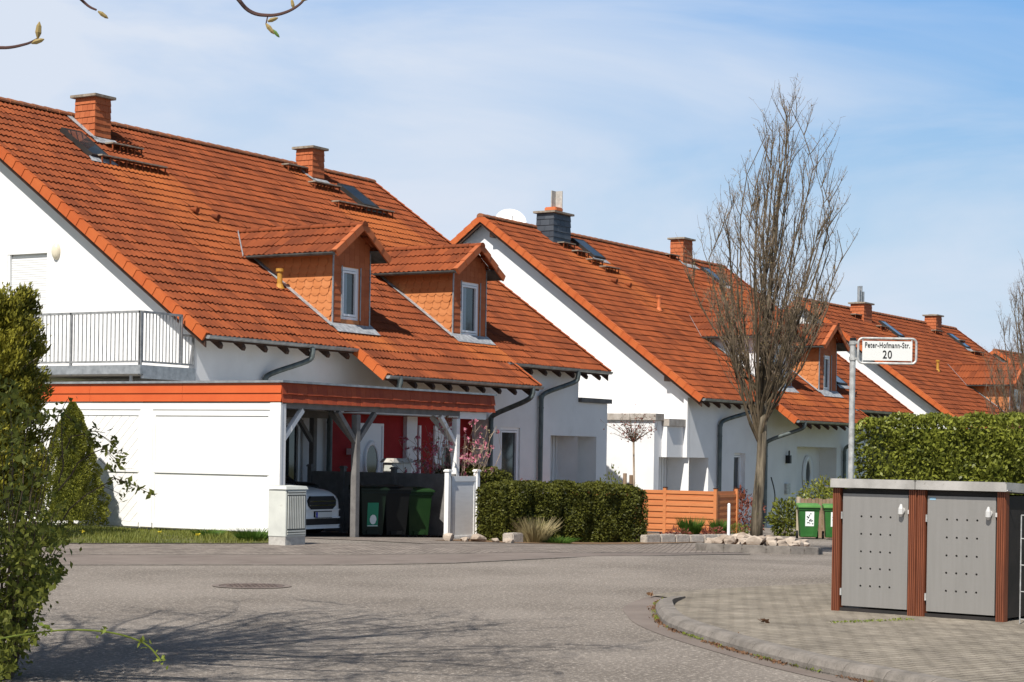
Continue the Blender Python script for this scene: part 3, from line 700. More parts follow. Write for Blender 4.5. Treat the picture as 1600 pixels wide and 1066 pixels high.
        m = MB(); ymax = s.ye + (zr - s.ze) / s.m; ridgeline(m, (xm, yfr - .02, zr + .02), (xm, ymax + .1, zr + .02), .10); m.build('dormer_ridge', 'tile', body)
        m = MB()
        for sg in (-1, 1):
            yb2 = s.ye + (zeave - s.ze) / s.m
            gutter(m, (xm + sg * (half + .05), yfr + .05, zeave - .0), (xm + sg * (half + .05), yb2, zeave),.065)
            m.prism([(xm + sg * half, yfr + .02, zeave - .03), (xm + sg * half, yb2 + .4, zeave - .03), (xm + sg * (half - side - .02), yb2 + .4, ztop - .0), (xm + sg * (half - side - .02), yfr + .02, ztop - .0)], (0, 0, 1), -.03); m.cut()
        m.build('dormer_gutter', 'pipe', body)
        # flashing along the cheeks and the sill
        m = MB()
        def P(x, y, h): return Vector((x, y, s.rz(y))) + s.N * h
        ytp = s.ye + (zeave - s.ze) / s.m
        m.prism([P(x0 - .17, yf - .05, .065), P(x0 - .01, yf - .05, .07), P(x0 - .01, ytp + .1, .07), P(x0 - .17, ytp + .1, .065)], s.N, .008)
        m.cut(); m.prism([P(x1 + .17, yf - .05, .065), P(x1 + .01, yf - .05, .07), P(x1 + .01, ytp + .1, .07), P(x1 + .17, ytp + .1, .065)], s.N, .008)
        m.cut(); m.prism([P(x0 - .12, yf - .24, .06), P(x1 + .12, yf - .24, .06), P(x1 + .12, yf + .03, .085), P(x0 - .12, yf + .03, .085)], s.N, .008); m.cut()
        ymx = s.ye + (zr - s.ze) / s.m   # valley strip where the dormer roof meets the tiles
        for sg in (-1, 1):
            a = P(xm + sg * (half + .1), ytp - .03, .07); b = P(xm + sg * .06, ymx, .07); w = Vector((sg * .14, -.1, 0)); w.z = s.m * w.y
            m.prism([a, b, b + w, a + w], s.N, .008); m.cut()
        m.build('dormer_flashing', 'lead', body)
        return body

# ------------------------------------------------------------------ house 1 (left)
H = House('semi_detached_house', 'large white semi-detached house with two slate-clad dormers and a balcony, behind the carport', 30.73, 48.1, 26.2, 3.87, 34.45, 9.68, 31.05, 47.25, g(31))
H.roof(stains=[(36.0, 37.7, 26.85, 2.4, 1), (41.2, 42.9, 27.0, 2.2, 1), (34.2, 36.5, 32.6, 4.5, .85), (43.6, 46.4, 32.6, 4.0, .8), (43.3, 44.5, 34.1, 1.5, .7), (47, 48, 30, 3, .3)], ext=(35.95, 42.8, 25.33, 0))
zb1 = -.9
m = H.gable(31.05, 26.7, zb1, holes=[(30.98, 32.19, 3.2, 5.78)])
gw = m.build('gable_wall', 'white', H.root)
m = H.gable(47.25, 26.7, zb1, far=True); m.build('gable_wall', 'white', H.root)
m = MB(); top = lambda x: H.rz(26.7) - .118
P0, P1 = 35.8, 42.72; PY = 27.3
wallplane(m, 'y', 26.7, [31.05, 47.25], zb1, top, [(33.95, 34.75, .55, 2.22), (P0, P1, zb1, 2.42), (43.15, 44.15, .1, 2.22), (45.75, 47.25, zb1, 2.05, 0)], .12, 1)
# garage block on the right, flush with the front
wallplane(m, 'y', 26.7, [47.25, 48.95], zb1, lambda x: 3.0, [(47.25, 48.33, zb1, 2.05, 0)], .12, 1)
m.face([(48.95, 26.7, zb1), (48.95, 33, zb1), (48.95, 33, 3.0), (48.95, 26.7, 3.0)])
m.face([(47.2, 26.72, 3.0), (48.95, 26.72, 3.0), (48.95, 33, 3.0), (47.2, 33, 3.0)])
m.build('front_wall', 'white', H.root)
m = MB(); m.box(47.27, 49.05, 26.6, 26.95, 3.005, 3.13); m.box(48.85, 49.05, 26.95, 33, 3.005, 3.13); m.build('parapet_cap', 'grey_cap', H.root)
# garage niche
m = MB(); m.box(45.6, 48.5, 27.42, 27.5, zb1, 2.2)
m.face([(45.75, 26.7, zb1), (45.75, 27.42, zb1), (45.75, 27.42, 2.05), (45.75, 26.7, 2.05)]); m.face([(48.33, 26.7, zb1), (48.33, 27.42, zb1), (48.33, 27.42, 2.05), (48.33, 26.7, 2.05)])
m.face([(45.75, 26.7, 2.05), (48.33, 26.7, 2.05), (48.33, 27.42, 2.05), (45.75, 27.42, 2.05)]); m.build('garage_niche', 'white', H.root)
def garage_door(root, x0, x1, y, z0, z1):
    m = MB(); x = x0
    while x < x1 - .02: m.box(x, x + .13, y, y + .04, z0, z1); x += .17
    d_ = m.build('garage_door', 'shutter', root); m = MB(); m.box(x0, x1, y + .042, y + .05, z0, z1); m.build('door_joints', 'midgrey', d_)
garage_door(H.root, 45.8, 47.55, 27.35, zb1, 2.04)
m = MB(); m.box(47.55, 47.61, 27.34, 27.41, zb1, 2.04); m.build('door_gap', 'dark', H.root)
# entrance porch, shared by both halves
m = MB(); m.face([(P0, PY, zb1), (P1, PY, zb1), (P1, PY, 2.42), (P0, PY, 2.42)]); m.build('porch_wall', 'red', H.root)
m = MB()
for x in (P0, P1): m.face([(x, 26.82, zb1), (x, PY, zb1), (x, PY, 2.42), (x, 26.82, 2.42)])
m.face([(P0, 26.7, 2.42), (P1, 26.7, 2.42), (P1, PY, 2.42), (P0, PY, 2.42)])
m.box(39.55, 40.0, PY - .12, PY - .005, zb1, 2.41)
m.build('porch_pier', 'white', H.root)
def oval_door(root, x0, x1, y, z0, z1, mdoor='pvc', zc=None, side=-1):
    m = MB(); m.box(x0 - .06, x0, y - .05, y, z0, z1 + .06); m.box(x1, x1 + .06, y - .05, y, z0, z1 + .06); m.box(x0, x1, y - .05, y, z1, z1 + .06)
    m.box(x0, x1, y - .03, y - .004, z0, z1)
    d = m.build('door', mdoor, root); zc = zc or (z0 + (z1 - z0) * .66); xc = (x0 + x1) / 2; K = 24
    m = MB(); ra = [(xc + math.cos(2 * math.pi * k / K) * .24, y - .045, zc + math.sin(2 * math.pi * k / K) * .40) for k in range(K)]; m.prism(ra, (0, 1, 0), .01)
    m.build('pane', 'glass', d)
    m = MB(); vs = []; fs = []
    for k in range(K):
        c_, s2 = math.cos(2 * math.pi * k / K), math.sin(2 * math.pi * k / K)
        vs += [(xc + c_ * .23, y - .05, zc + s2 * .39), (xc + c_ * .25, y - .075, zc + s2 * .42), (xc + c_ * .32, y - .07, zc + s2 * .50), (xc + c_ * .34, y - .03, zc + s2 * .52)]
    for k in range(K):
        for j in range(3): a = k * 4 + j; b = ((k + 1) % K) * 4 + j; fs.append((a, b, b + 1, a + 1))
    m.add(vs, fs); m.build('pane_surround', 'pvc', d, smooth=True)
    m = MB(); m.tube([(x0 + .12, y - .09, z0 + .85), (x0 + .12, y - .09, z0 + 1.35)], .018, 8); m.build('handle', 'chrome', d)
    return d
oval_door(H.root, 37.75, 38.6, PY, g(39), 2.15); oval_door(H.root, 40.95, 41.9, PY, g(42), 2.15)
m = MB(); m.box(40.2, 40.28, PY - .05, PY - .004, -.4, 2.2); m.build('door_frame', 'pvc', H.root)
# post box, lamp and letter box seen under the carport
m = MB(); m.box(37.2, 37.35, PY - .3, PY - .01, 1.45, 1.6); m.tube([(37.27, PY - .25, 1.3), (37.27, PY - .25, 1.9)], .025, 8); m.tube([(37.27, PY - .25, 1.42), (37.27, PY - .25, 1.62)], [.12, .05], 12); m.build('porch_lamp', 'pvc', H.root)
window(H.root, 'y', 26.7, 33.95, 34.75, .55, 2.22, .12, 1); window(H.root, 'y', 26.7, 43.15, 44.15, .1, 2.22, .12, 1)
# shutter door to the balcony
m = MB(); z = 3.2
while z < 5.72: m.box(31.05 + .075, 31.05 + .10, 30.98, 32.19, z, z + .046); z += .052
m.box(31.15, 31.17, 30.98, 32.19, 3.2, 5.78); m.box(31.06, 31.12, 32.12, 32.19, 3.2, 5.78)
m.build('roller_shutter', 'shutter', H.root)
# balcony
m = MB(); m.box(29.42, 31.05, 26.72, 36.0, 3.0, 3.14); bal = m.build('balcony', 'slab', H.root)
m = MB(); m.box(29.34, 29.42, 26.66, 36.0, 3.02, 3.20); m.box(29.42, 31.02, 26.66, 26.72, 2.93, 3.20); m.build('balcony_edge', 'zinc', bal)
m = MB(); zt, zl = 4.27, 3.27; xr = 29.38; yr_ = 26.70
m.bar((xr, yr_, zt), (xr, 36, zt), .045, .045); m.bar((xr, yr_, zl), (xr, 36, zl), .03, .04)
y = yr_ + .13
while y < 36: m.tube([(xr, y, zl), (xr, y, zt)],   .0125, 6); y += .112 if True else 0
for y in (yr_ + .02, yr_ - .0, 28.6, 30.5, 32.4): m.bar((xr, y, 3.0), (xr, y, zt + .02), .045, .045)
m.bar((xr + .05, yr_, zt), (30.6, yr_, zt), .045, .045); m.bar((xr + .05, yr_, zl), (31.0, yr_, zl), .03, .04)
m.bar((xr + .06, yr_ + .01, zl), (xr + .06, yr_ + .01, zt), .03, .03)
x = xr + .16
while x < 30.98: m.tube([(x, yr_, zl), (x, yr_, zt if x < 30.58 else 3.86)], .0125, 6); x += .10
m.bar((30.6, yr_, zl), (30.6, yr_, zt + .02), .045, .045); m.bar((30.6, yr_, 3.87), (31.03, yr_, 3.87), .04, .045); m.bar((30.98, yr_, zl), (30.98, yr_, 3.87), .035, .035)
m.build('railing', 'railing', bal)
m = MB(); m.tube([(29.5, 27.05, 2.62), (29.5, 27.05, 3.02)], .035, 10); m.tube([(29.5, 27.05, 2.66), (29.5, 27.05, 2.70)], .05, 10); m.build('drain_spout', 'zinc', bal)
m = MB()
K = 20; vs = [(30.98, 30.67, 5.8)]; 
rings = []
for j, (dx, sc_) in enumerate(((0, 1), (.035, .98), (.075, .8), (.10, .45))):
    for k in range(K): vs.append((31.05 - dx, 30.69 + math.cos(2 * math.pi * k / K) * .115 * sc_, 5.8 + math.sin(2 * math.pi * k / K) * .19 * sc_))
vs[0] = (30.945, 30.69, 5.8)
fs = [(1 + j * K + k, 1 + j * K + (k + 1) % K, 1 + (j + 1) * K + (k + 1) % K, 1 + (j + 1) * K + k) for j in range(3) for k in range(K)] + [(0, 1 + 3 * K + k, 1 + 3 * K + (k + 1) % K) for k in range(K)]
m.add(vs, fs); m.build('wall_lamp', mat('lamp_glass', (.62, .55, .42), (.7, .64, .5), rough=.3), H.root, smooth=True)
H.dormer(36.1, 37.53, 26.95, 4.42, 6.08, 6.80, (36.42, 37.14, 4.60, 5.82))
H.dormer(41.32, 42.86, 27.05, 4.48, 6.12, 6.84, (41.68, 42.56, 4.55, 5.92))
chimney(H.root, 35.16, 35.72, 33.55, 34.22, 9.0, 10.10, 'slate_d'); chimney(H.root, 44.22, 44.78, 33.8, 34.40, 9.2, 10.14, 'slate_d')
m = MB()
for (xa, xb, ya, yb) in ((35.0, 35.17, 33.45, 34.35), (35.0, 35.85, 33.33, 33.56), (44.08, 44.24, 33.7, 34.4), (44.08, 44.9, 33.55, 33.82)):
    P = lambda x, y, h: Vector((x, y, H.rz(y))) + H.N * h
    m.prism([P(xa, ya, .06), P(xb, ya, .06), P(xb, yb, .06), P(xa, yb, .06)], H.N, .012); m.cut()
m.build('chimney_flashing', 'lead', H.root)
H.skylight(33.95, 34.62, 32.55, 33.55); H.skylight(45.2, 45.95, 32.75, 33.7)
for a in ((34.15, 36.45, 32.35), (35.25, 36.35, 33.05), (43.3, 44.2, 33.95), (43.62, 44.85, 33.25), (43.6, 46.3, 32.4)): H.step(*a)
H.vent(35.72, 28.2, 'yellow', .40)
m = MB()
for (x, y) in ((35.75, 30.9), (36.35, 30.75)):
    z = H.rz(y); m.tube([(x, y - .16, z + .06), (x, y + .05, z + .10)], [.07, .05], 10); m.cut()
m.build('tile_vent', 'tile', H.root)
H.pipe([(34.25, 26.1, 3.8), (34.25, 26.1, 3.66), (34.15, 26.17, 3.5), (33.4, 26.55, 3.2), (33.25, 26.6, 3.05), (33.25, 26.6, 2.8), (33.25, 26.6, -.3)])
H.pipe([(46.15, 26.1, 3.8), (46.15, 26.1, 3.66), (46.05, 26.17, 3.5), (45.25, 26.55, 3.2), (45.06, 26.6, 3.02), (45.05, 26.6, 2.8), (45.05, 26.6, -.6)],.065)
H.pipe([(42.3, 25.24, 3.22), (42.3, 25.24, 3.05), (42.25, 25.4, 2.88), (42.5, 26.45, 2.55), (42.52, 26.6, 2.4), (42.52, 26.6, 2.2), (42.52, 26.6, -.6)],.065)
H.pipe([(36.4, 25.24, 3.22), (36.4, 25.24, 3.05), (36.3, 25.4, 2.88), (35.65, 26.45, 2.55), (35.6, 26.6, 2.4), (35.6, 26.6, 2.2), (35.6, 26.6, -.5)],.065)

# ------------------------------------------------------------------ house 2 (middle)
def gpatch(H_, xa, xb, ya, yb, m):
    P = lambda x, y, h: Vector((x, y, H_.rz(y))) + H_.N * h
    m.prism([P(xa, ya, .06), P(xb, ya, .06), P(xb, yb, .06), P(xa, yb, .06)], H_.N, .012)
H2 = House('semi_detached_house', 'white semi-detached house with a black slate chimney and one white dormer, behind the bare tree', 52.38, 70.6, 25.4, 3.27, 33.3, 9.07, 52.72, 69.9, g(53))
H2.roof(stains=[(57.0, 58.5, 32.2, 4.5, .9), (55.6, 57.3, 32.3, 3, .6), (59.3, 61.0, 26.2, 1.5, .8), (63.2, 64.8, 26.2, 1.6, .8), (66, 68.5, 32.0, 3.5, .6)], ext=(57.85, 64.9, 24.68, 0), K=8)
yf = 25.95; zb2 = -2.2
m = H2.gable(52.75, yf, zb2); m.build('gable_wall', 'white', H2.root)
m = H2.gable(69.9, yf, zb2, far=True); m.build('gable_wall', 'white', H2.root)
m = MB(); top = lambda x: H2.rz(yf) - .118
wallplane(m, 'y', yf, [52.75, 69.9], zb2, top, [(52.75, 54.10, zb2, 1.5, 0), (55.95, 56.8, .21, 1.66), (60.95, 64.5, zb2, 1.92)], .22, 1)
m.build('front_wall', 'white', H2.root)
m = MB()
m.face([(60.95, 26.6, zb2), (64.5, 26.6, zb2), (64.5, 26.6, 1.92), (60.95, 26.6, 1.92)])
for x in (60.95, 64.5): m.face([(x, 26.17, zb2), (x, 26.6, zb2), (x, 26.6, 1.92), (x, 26.17, 1.92)])
m.face([(60.95, yf, 1.92), (64.5, yf, 1.92), (64.5, 26.6, 1.92), (60.95, 26.6, 1.92)])
m.build('porch_wall', 'white', H2.root)
oval_door(H2.root, 64.3 - .0, 65.3, 27.3 + 2, -1, 1.5) if False else None
m = MB(); K = 24; xc, zc, yy = 63.35, .98, 26.58
for (r1, r2, mm_) in ((.27, .5, 'g'),):
    ra = [(xc + math.cos(2 * math.pi * k / K) * .24, yy - .012, zc + math.sin(2 * math.pi * k / K) * .48) for k in range(K)]; m.prism(ra, (0, 1, 0), .01)
ow = m.build('oval_window', 'glass', H2.root)
m = MB(); vs = []; fs = []
for k in range(K):
    c_, s2 = math.cos(2 * math.pi * k / K), math.sin(2 * math.pi * k / K)
    vs += [(xc + c_ * .23, yy - .01, zc + s2 * .47), (xc + c_ * .25, yy - .07, zc + s2 * .50), (xc + c_ * .38, yy - .07, zc + s2 * .64), (xc + c_ * .40, yy, zc + s2 * .66)]
for k in range(K):
    for j in range(3): a = k * 4 + j; b = ((k + 1) % K) * 4 + j; fs.append((a, b, b + 1, a + 1))
m.add(vs, fs); m.build('surround', 'pvc', ow, smooth=True)
# stepped garage block at the near corner
m = MB()
def blk(x0, x1, yfr, zb_, zt_):
    m.face([(x0, yfr, zb_), (x1, yfr, zb_), (x1, yfr, zt_), (x0, yfr, zt_)])
XA = 51.03
wallplane(m, 'y', 26.25, [XA, 51.52], zb2, lambda x: 2.58, [(51.36, 51.52, zb2, 1.5, 0)], .05, 1)
m.face([(51.52, 26.25, 1.5), (51.52, 26.08, 1.5), (51.52, 26.08, 2.58), (51.52, 26.25, 2.58)])
blk(51.52, 52.6, 26.08, 1.5, 2.42); m.face([(52.6, 26.08, 1.5), (52.6, yf, 1.5), (52.6, yf, 3.3), (52.6, 26.08, 3.3)])
blk(52.6, 52.76, yf, 1.5, 3.3)
m.face([(XA, 26.25, zb2), (XA, 33, zb2), (XA, 33, 2.58), (XA, 26.25, 2.58)])
m.face([(XA, 26.25, 2.58), (52.8, 26.25, 2.58), (52.8, 33, 2.58), (XA, 33, 2.58)])
for (a, b, y_) in ((51.36, 51.52, 26.25), (51.52, 52.6, 26.08), (52.6, 54.1, yf)): m.face([(a, y_, 1.5), (b, y_, 1.5), (b, 26.75, 1.5), (a, 26.75, 1.5)])
m.face([(54.1, yf, zb2), (54.1, 26.75, zb2), (54.1, 26.75, 1.5), (54.1, yf, 1.5)])
m.face([(51.36, 26.25, zb2), (51.36, 26.75, zb2), (51.36, 26.75, 1.5), (51.36, 26.25, 1.5)])
m.box(51.3, 54.2, 26.75, 26.9, zb2, 1.6)
m.build('garage_block', 'white', H2.root)
garage_door(H2.root, 51.4, 53.45, 26.69, zb2, 1.49)
m = MB(); m.box(53.45, 53.52, 26.68, 26.74, zb2, 1.49); m.build('door_gap', 'dark', H2.root)
m = MB(); m.box(XA - .08, 51.5, 26.17, 33, 2.585, 2.78); m.box(51.5, 52.66, 26.0, 26.4, 2.425, 2.64); m.build('parapet_cap', 'copper', H2.root)
window(H2.root, 'y', yf, 55.95, 56.8, .21, 1.66, .22, 1)
m = MB(); m.box(55.88, 56.95, yf - .14, yf + .1, .17, .21); m.build('window_sill', 'zinc', H2.root)
m = MB(); m.box(54.2, 58.3, yf - .03, yf + .0, zb2, g(56) + .12); m.build('plinth', 'greyrender', H2.root)
m = MB(); m.box(60.0, 60.14, yf - .16, yf, 1.35, 1.62); m.tube([(60.07, yf - .1, 1.62), (60.07, yf - .1, 1.78)], .03, 8); m.build('wall_lantern', 'black', H2.root)
m = MB(); m.box(59.95, 60.25, yf - .09, yf, .33, .68); m.build('letter_box', 'galv', H2.root)
H2.pipe([(55.95, 25.3, 3.22), (55.95, 25.3, 3.08), (55.85, 25.38, 2.95), (54.95, 25.8, 2.68), (54.75, 25.86, 2.5), (54.72, 25.86, 2.2), (54.72, 25.86, -.9)], .065)
H2.pipe([(58.35, 24.6, 2.72), (58.35, 24.6, 2.58), (58.3, 24.75, 2.45), (58.15, 25.7, 2.1), (58.17, 25.85, 1.9), (58.17, 25.85, 1.6), (58.17, 25.85, -1.2)], .065)
H2.pipe([(64.6, 24.6, 2.72), (64.6, 24.6, 2.58), (64.7, 24.75, 2.4), (65.0, 25.7, 2.0), (65.0, 25.85, 1.8), (65.0, 25.85, 1.5), (65.0, 25.85, -1.2)], .065)
m = MB(); m.tube(smooth([(58.3, yf - .1, -.6), (58.5, yf - .3, .2), (58.4, yf - .2, .9)], 6), .02, 6); m.build('wall_hose', 'black', H2.root)
H2.dormer(58.9, 60.9, 26.2, 3.75, 5.52, 6.32, (59.3, 60.5, 4.0, 5.3), cheek='white', scal=False)
H2.dormer(63.25, 64.78, 26.15, 3.72, 5.42, 6.2, (63.65, 64.3, 3.9, 5.15), scal=True)
chimney(H2.root, 55.75, 56.9, 32.55, 33.22, 8.5, 9.56, 'slate_g', rowh=.2, tw=.28)
chimney(H2.root, 66.1, 66.9, 32.9, 33.45, 8.7, 9.75, 'slate_d')
m = MB(); m.box(56.05, 56.55, 32.65, 33.1, 9.66, 9.80); m.build('chimney_pot', 'terra', H2.root, bevel=.03)
m = MB(); m.box(56.28, 56.58, 32.95, 32.98, 9.66, 10.38); m.box(56.55, 56.58, 32.7, 32.95, 9.66, 10.38); m.build('chimney_baffle', 'slab', H2.root)
m = MB(); gpatch(H2, 66.0, 67.1, 32.7, 32.92, m); m.cut(); gpatch(H2, 65.95, 66.12, 32.8, 33.3, m); m.build('chimney_flashing', 'lead', H2.root)
H2.skylight(57.55, 58.35, 32.05, 32.95); H2.skylight(67.3, 67.95, 31.9, 32.8); H2.skylight(66.0, 66.9, 26.6, 27.6)
for a in ((56.0, 56.8, 32.3), (56.35, 57.15, 31.95), (56.7, 57.5, 31.6), (57.1, 58.1, 31.3), (65.2, 66.0, 33.0)): H2.step(*a)
H2.vent(57.73, 29.6, 'orange', .45)
m = MB()
for (x, y) in ((56.7, 30.8), (57.5, 30.7), (66.5, 26.2)):
    z = H2.rz(y); m.tube([(x, y - .16, z + .06), (x, y + .05, z + .10)], [.08, .05], 10); m.cut()
m.build('tile_vent', 'tile', H2.root)
m = MB()
for (yy_, xx_) in ((32.9, 52.45), (26.6, 52.45)):
    z = H2.rz(yy_) - .28; m.box(xx_, xx_ + .4, yy_ - .08, yy_ + .08, z - .08, z + .1); m.cut()
m.build('purlin_head', 'wood_d', H2.root)
# flower pot on the sill
fp = thing('flower_pot', 'terracotta flower pot with small plant on the window sill of the middle house', 'flower pot', (56.2, yf - .06, .21))
m = MB(); m.tube([(56.2, yf - .03, .21), (56.2, yf - .03, .40)], [.13, .17], 12); m.tube([(56.5, yf - .03, .21), (56.5, yf - .03, .38)], [.11, .15], 12); m.build('pot', 'terra', fp)
rg = np.random.default_rng(3); leaves('plant', np.array([56.35, yf - .05, .45]) + rg.normal(size=(90, 3)) * (.16, .05, .06), .06, 'leaf_red', fp)

# ------------------------------------------------------------------ house 3 (right) and the far house
H3 = House('semi_detached_house', 'white semi-detached house with two brick-red chimneys, behind the street sign', 77.4, 98.0, 25.5, 2.875, 33.0, 8.33, 77.75, 97.6, g(78))
H3.roof(stains=[(83, 86, 32, 3, .3), (93, 96, 31, 3, .4)], K=4)
m = H3.gable(77.8, 26.1, -3); m.build('gable_wall', 'white', H3.root); m = H3.gable(97.6, 26.1, -3, far=True); m.build('gable_wall', 'white', H3.root)
m = MB(); wallplane(m, 'y', 26.1, [77.8, 97.6], -3, lambda x: H3.rz(26.1) - .118, [], .1, 1); m.build('front_wall', 'white', H3.root)
chimney(H3.root, 82.75, 83.75, 32.1, 32.75, 7.7, 8.52, 'slate_d'); chimney(H3.root, 93.3, 94.15, 32.4, 33.0, 7.8, 8.70, 'slate_d')
m = MB()
for (x, h) in ((83.0, 9.33), (83.25, 9.36), (83.5, 9.12)): m.tube([(x, 32.45, 8.58), (x, 32.45, h)], .07, 10)
m.build('flue_pipe', 'zinc', H3.root)
H3.skylight(85.0, 85.7, 31.3, 32.3); H3.skylight(94.5, 95.2, 31.3, 32.3)
for a in ((82.0, 82.9, 32.2), (83.6, 84.6, 31.6), (92.4, 93.4, 32.1), (94.6, 95.4, 31.6), (94.5, 96.0, 30.8)): H3.step(*a)
H3.vent(84.11, 29.1, 'yellow', .45); H3.vent(93.5, 29.9, 'yellow', .12)
H3.dormer(86.0, 88.4, 26.4, 3.6, 4.95, 5.95, (86.6, 87.8, 3.9, 4.8), scal=True)
m = MB(); K = 10
tri = [(77.78, 32.75, 7.0), (77.78, 33.25, 7.0), (77.78, 33.0, 7.35)]; m.prism(tri, (1, 0, 0), .02); m.build('gable_window', 'glass', H3.root)
H4 = House('house', 'far white house whose gable shows between the right roof and bare tree', 108, 124, 26.5, 2.9, 34.05, 7.78, 108.3, 123.6, g(108))
H4.roof(K=4)
m = H4.gable(108.35, 27, -4); m.build('gable_wall', 'white', H4.root)
m = MB(); wallplane(m, 'y', 27, [108.35, 123.6], -4, lambda x: H4.rz(27) - .118, [(112, 113, 0, 1.3), (116, 117, 0, 1.3)], .1, 1); m.build('front_wall', 'white', H4.root)
for u in (112, 116): window(H4.root, 'y', 27, u, u + 1, 0, 1.3, .1, 1)
# satellite dish behind the ridge of house 2
sd_ = thing('satellite_dish', 'round white satellite dish behind the ridge beside the black chimney', 'satellite dish', (55.2, 33.9, 8.6))
m = MB(); vs = []; fs = []; K = 24; cen = Vector((55.2, 33.9, 9.22)); dn = Vector((-.55, -.45, .45)).normalized(); ax_ = dn.cross(UP).normalized(); ay_ = ax_.cross(dn)
for j in range(5):
    r = .52 * j / 4 + .001
    for k in range(K): vs.append(cen + (ax_ * math.cos(2 * math.pi * k / K) + ay_ * math.sin(2 * math.pi * k / K)) * r + dn * (.35 * r * r))
for j in range(4):
    for k in range(K): fs.append((j * K + k, j * K + (k + 1) % K, (j + 1) * K + (k + 1) % K, (j + 1) * K + k))
m.add(vs, fs); m.build('reflector', 'dish', sd_, smooth=True)
m = MB(); m.tube([cen - dn * .02, cen - dn * .15, (55.25, 34.0, 8.5)], .03, 8); m.tube([cen + ay_ * -.45, cen + dn * .5 + ay_ * -.1], .015, 6); m.build('mast', 'galv', sd_)

# ------------------------------------------------------------------ carport
CP = thing('carport', 'white wooden carport with an orange-red slated roof edge, left of the hedge', 'carport', (28.6, 22.5, -.1))
m = MB(); m.box(28.66, 36.0, 22.56, 26.55, 2.60, 2.70); m.box(28.66, 30.9, 26.55, 30.0, 2.60, 2.70)
m.build('roof', 'slab', CP)
m = MB()   # fascia facing left: two long boards; facing the drive: rows of small slates
for k, (a, b) in enumerate(((2.44, 2.615), (2.60, 2.79))):
    off = .012 * k
    for (y0, y1) in ((22.5, 24.9), (24.905, 27.3), (27.305, 29.9)):
        m.prism([(28.60 - .014, y0, a), (28.60 - .014, y1, a), (28.61, y1, b), (28.61, y0, b)], (1, 0, 0), .02)
m.build('side_fascia', 'fascia', CP)
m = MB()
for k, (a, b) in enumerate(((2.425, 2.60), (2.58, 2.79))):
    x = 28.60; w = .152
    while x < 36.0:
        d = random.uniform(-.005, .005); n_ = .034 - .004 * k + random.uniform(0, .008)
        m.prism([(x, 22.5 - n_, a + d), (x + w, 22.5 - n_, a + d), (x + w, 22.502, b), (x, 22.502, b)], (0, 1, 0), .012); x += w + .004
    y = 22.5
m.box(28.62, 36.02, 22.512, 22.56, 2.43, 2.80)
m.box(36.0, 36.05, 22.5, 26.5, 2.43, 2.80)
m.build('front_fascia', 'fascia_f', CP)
m = MB(); m.box(28.56, 36.1, 22.44, 22.62, 2.795, 2.835); m.box(28.56, 28.74, 22.62, 29.9, 2.795, 2.835); m.box(35.95, 36.1, 22.62, 26.5, 2.795, 2.835); m.build('edge_flashing', 'zinc', CP)
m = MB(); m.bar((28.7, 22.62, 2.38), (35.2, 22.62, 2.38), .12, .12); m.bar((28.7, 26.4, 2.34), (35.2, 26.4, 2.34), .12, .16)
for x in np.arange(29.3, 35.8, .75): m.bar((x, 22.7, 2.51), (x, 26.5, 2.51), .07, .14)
m.build('beam', 'midgrey', CP)  # beams coloured grey for the shade under the roof
m = MB(); m.bar((34.8, 22.58, 2.34), (35.85, 22.58, 2.34), .05, .15); m.build('beam_end', 'whitewood', CP)
def post(x, y, braces, w=.13, mm_='whitewood'):
    z0 = g(x) - .06; m = MB(); m.box(x - w / 2, x + w / 2, y - w / 2, y + w / 2, z0, 2.26); p = m.build('post', mm_, CP, bevel=.006)
    m = MB()
    for (dx, dy) in braces: m.bar((x + dx * .03, y + dy * .03, 1.72), (x + dx * .62, y + dy * .62, 2.30), .09, .09); m.cut()
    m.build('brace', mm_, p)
post(31.11, 22.60, [(1, 0), (-1, 0), (0, 1)], mm_='midgrey'); post(34.72, 22.60, [(-1, 0), (0, 1)]); post(28.74, 22.60, [(1, 0)])  # middle post and braces darkened in colour for carport shade
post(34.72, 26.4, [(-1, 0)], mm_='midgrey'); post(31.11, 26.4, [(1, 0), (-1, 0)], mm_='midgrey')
# left wall: framed panels
m = MB(); m.box(28.66, 28.70, 22.54, 29.9, -.02, 2.42)
def clip_poly(poly, y0, y1, z0, z1):
    for (ax, v, keep) in ((0, y0, 1), (0, y1, -1), (1, z0, 1), (1, z1, -1)):
        out_ = []
        for i in range(len(poly)):
            a, b = poly[i], poly[(i + 1) % len(poly)]; ia = (a[ax] - v) * keep >= 0; ib = (b[ax] - v) * keep >= 0
            if ia: out_.append(a)
            if ia != ib:
                t = (v - a[ax]) / (b[ax] - a[ax]); out_.append((a[0] + (b[0] - a[0]) * t, a[1] + (b[1] - a[1]) * t))
        poly = out_
        if not poly: return []
    return poly
for (y0, y1, z0, z1) in ((26.0, 29.6, .10, 1.09), (26.0, 29.6, 1.13, 2.17)):
    d = -6
    while d < 8:
        w = .145; q = clip_poly([(y0 + d, z0 - .5), (y0 + d + w * 1.4, z0 - .5), (y0 + d + w * 1.4 - 4, z0 + 3.5), (y0 + d - 4, z0 + 3.5)], y0, y1, z0, z1)
        if len(q) > 2: m.prism([(28.645, a, b) for a, b in q], (1, 0, 0), .02)
        d += .155 * 1.4
m.box(28.648, 28.66, 22.8, 25.65, .07, 1.045); m.box(28.648, 28.66, 22.8, 25.65, 1.10, 2.16)
m.build('side_panel', 'whitewood', CP)
m = MB()
m.box(28.615, 28.66, 25.66, 25.98, .0, 2.42)    # broad upright
m.box(28.600, 28.66, 22.51, 22.76, -.05, 2.42); m.box(28.62, 28.66, 29.6, 29.9, .0, 2.42)
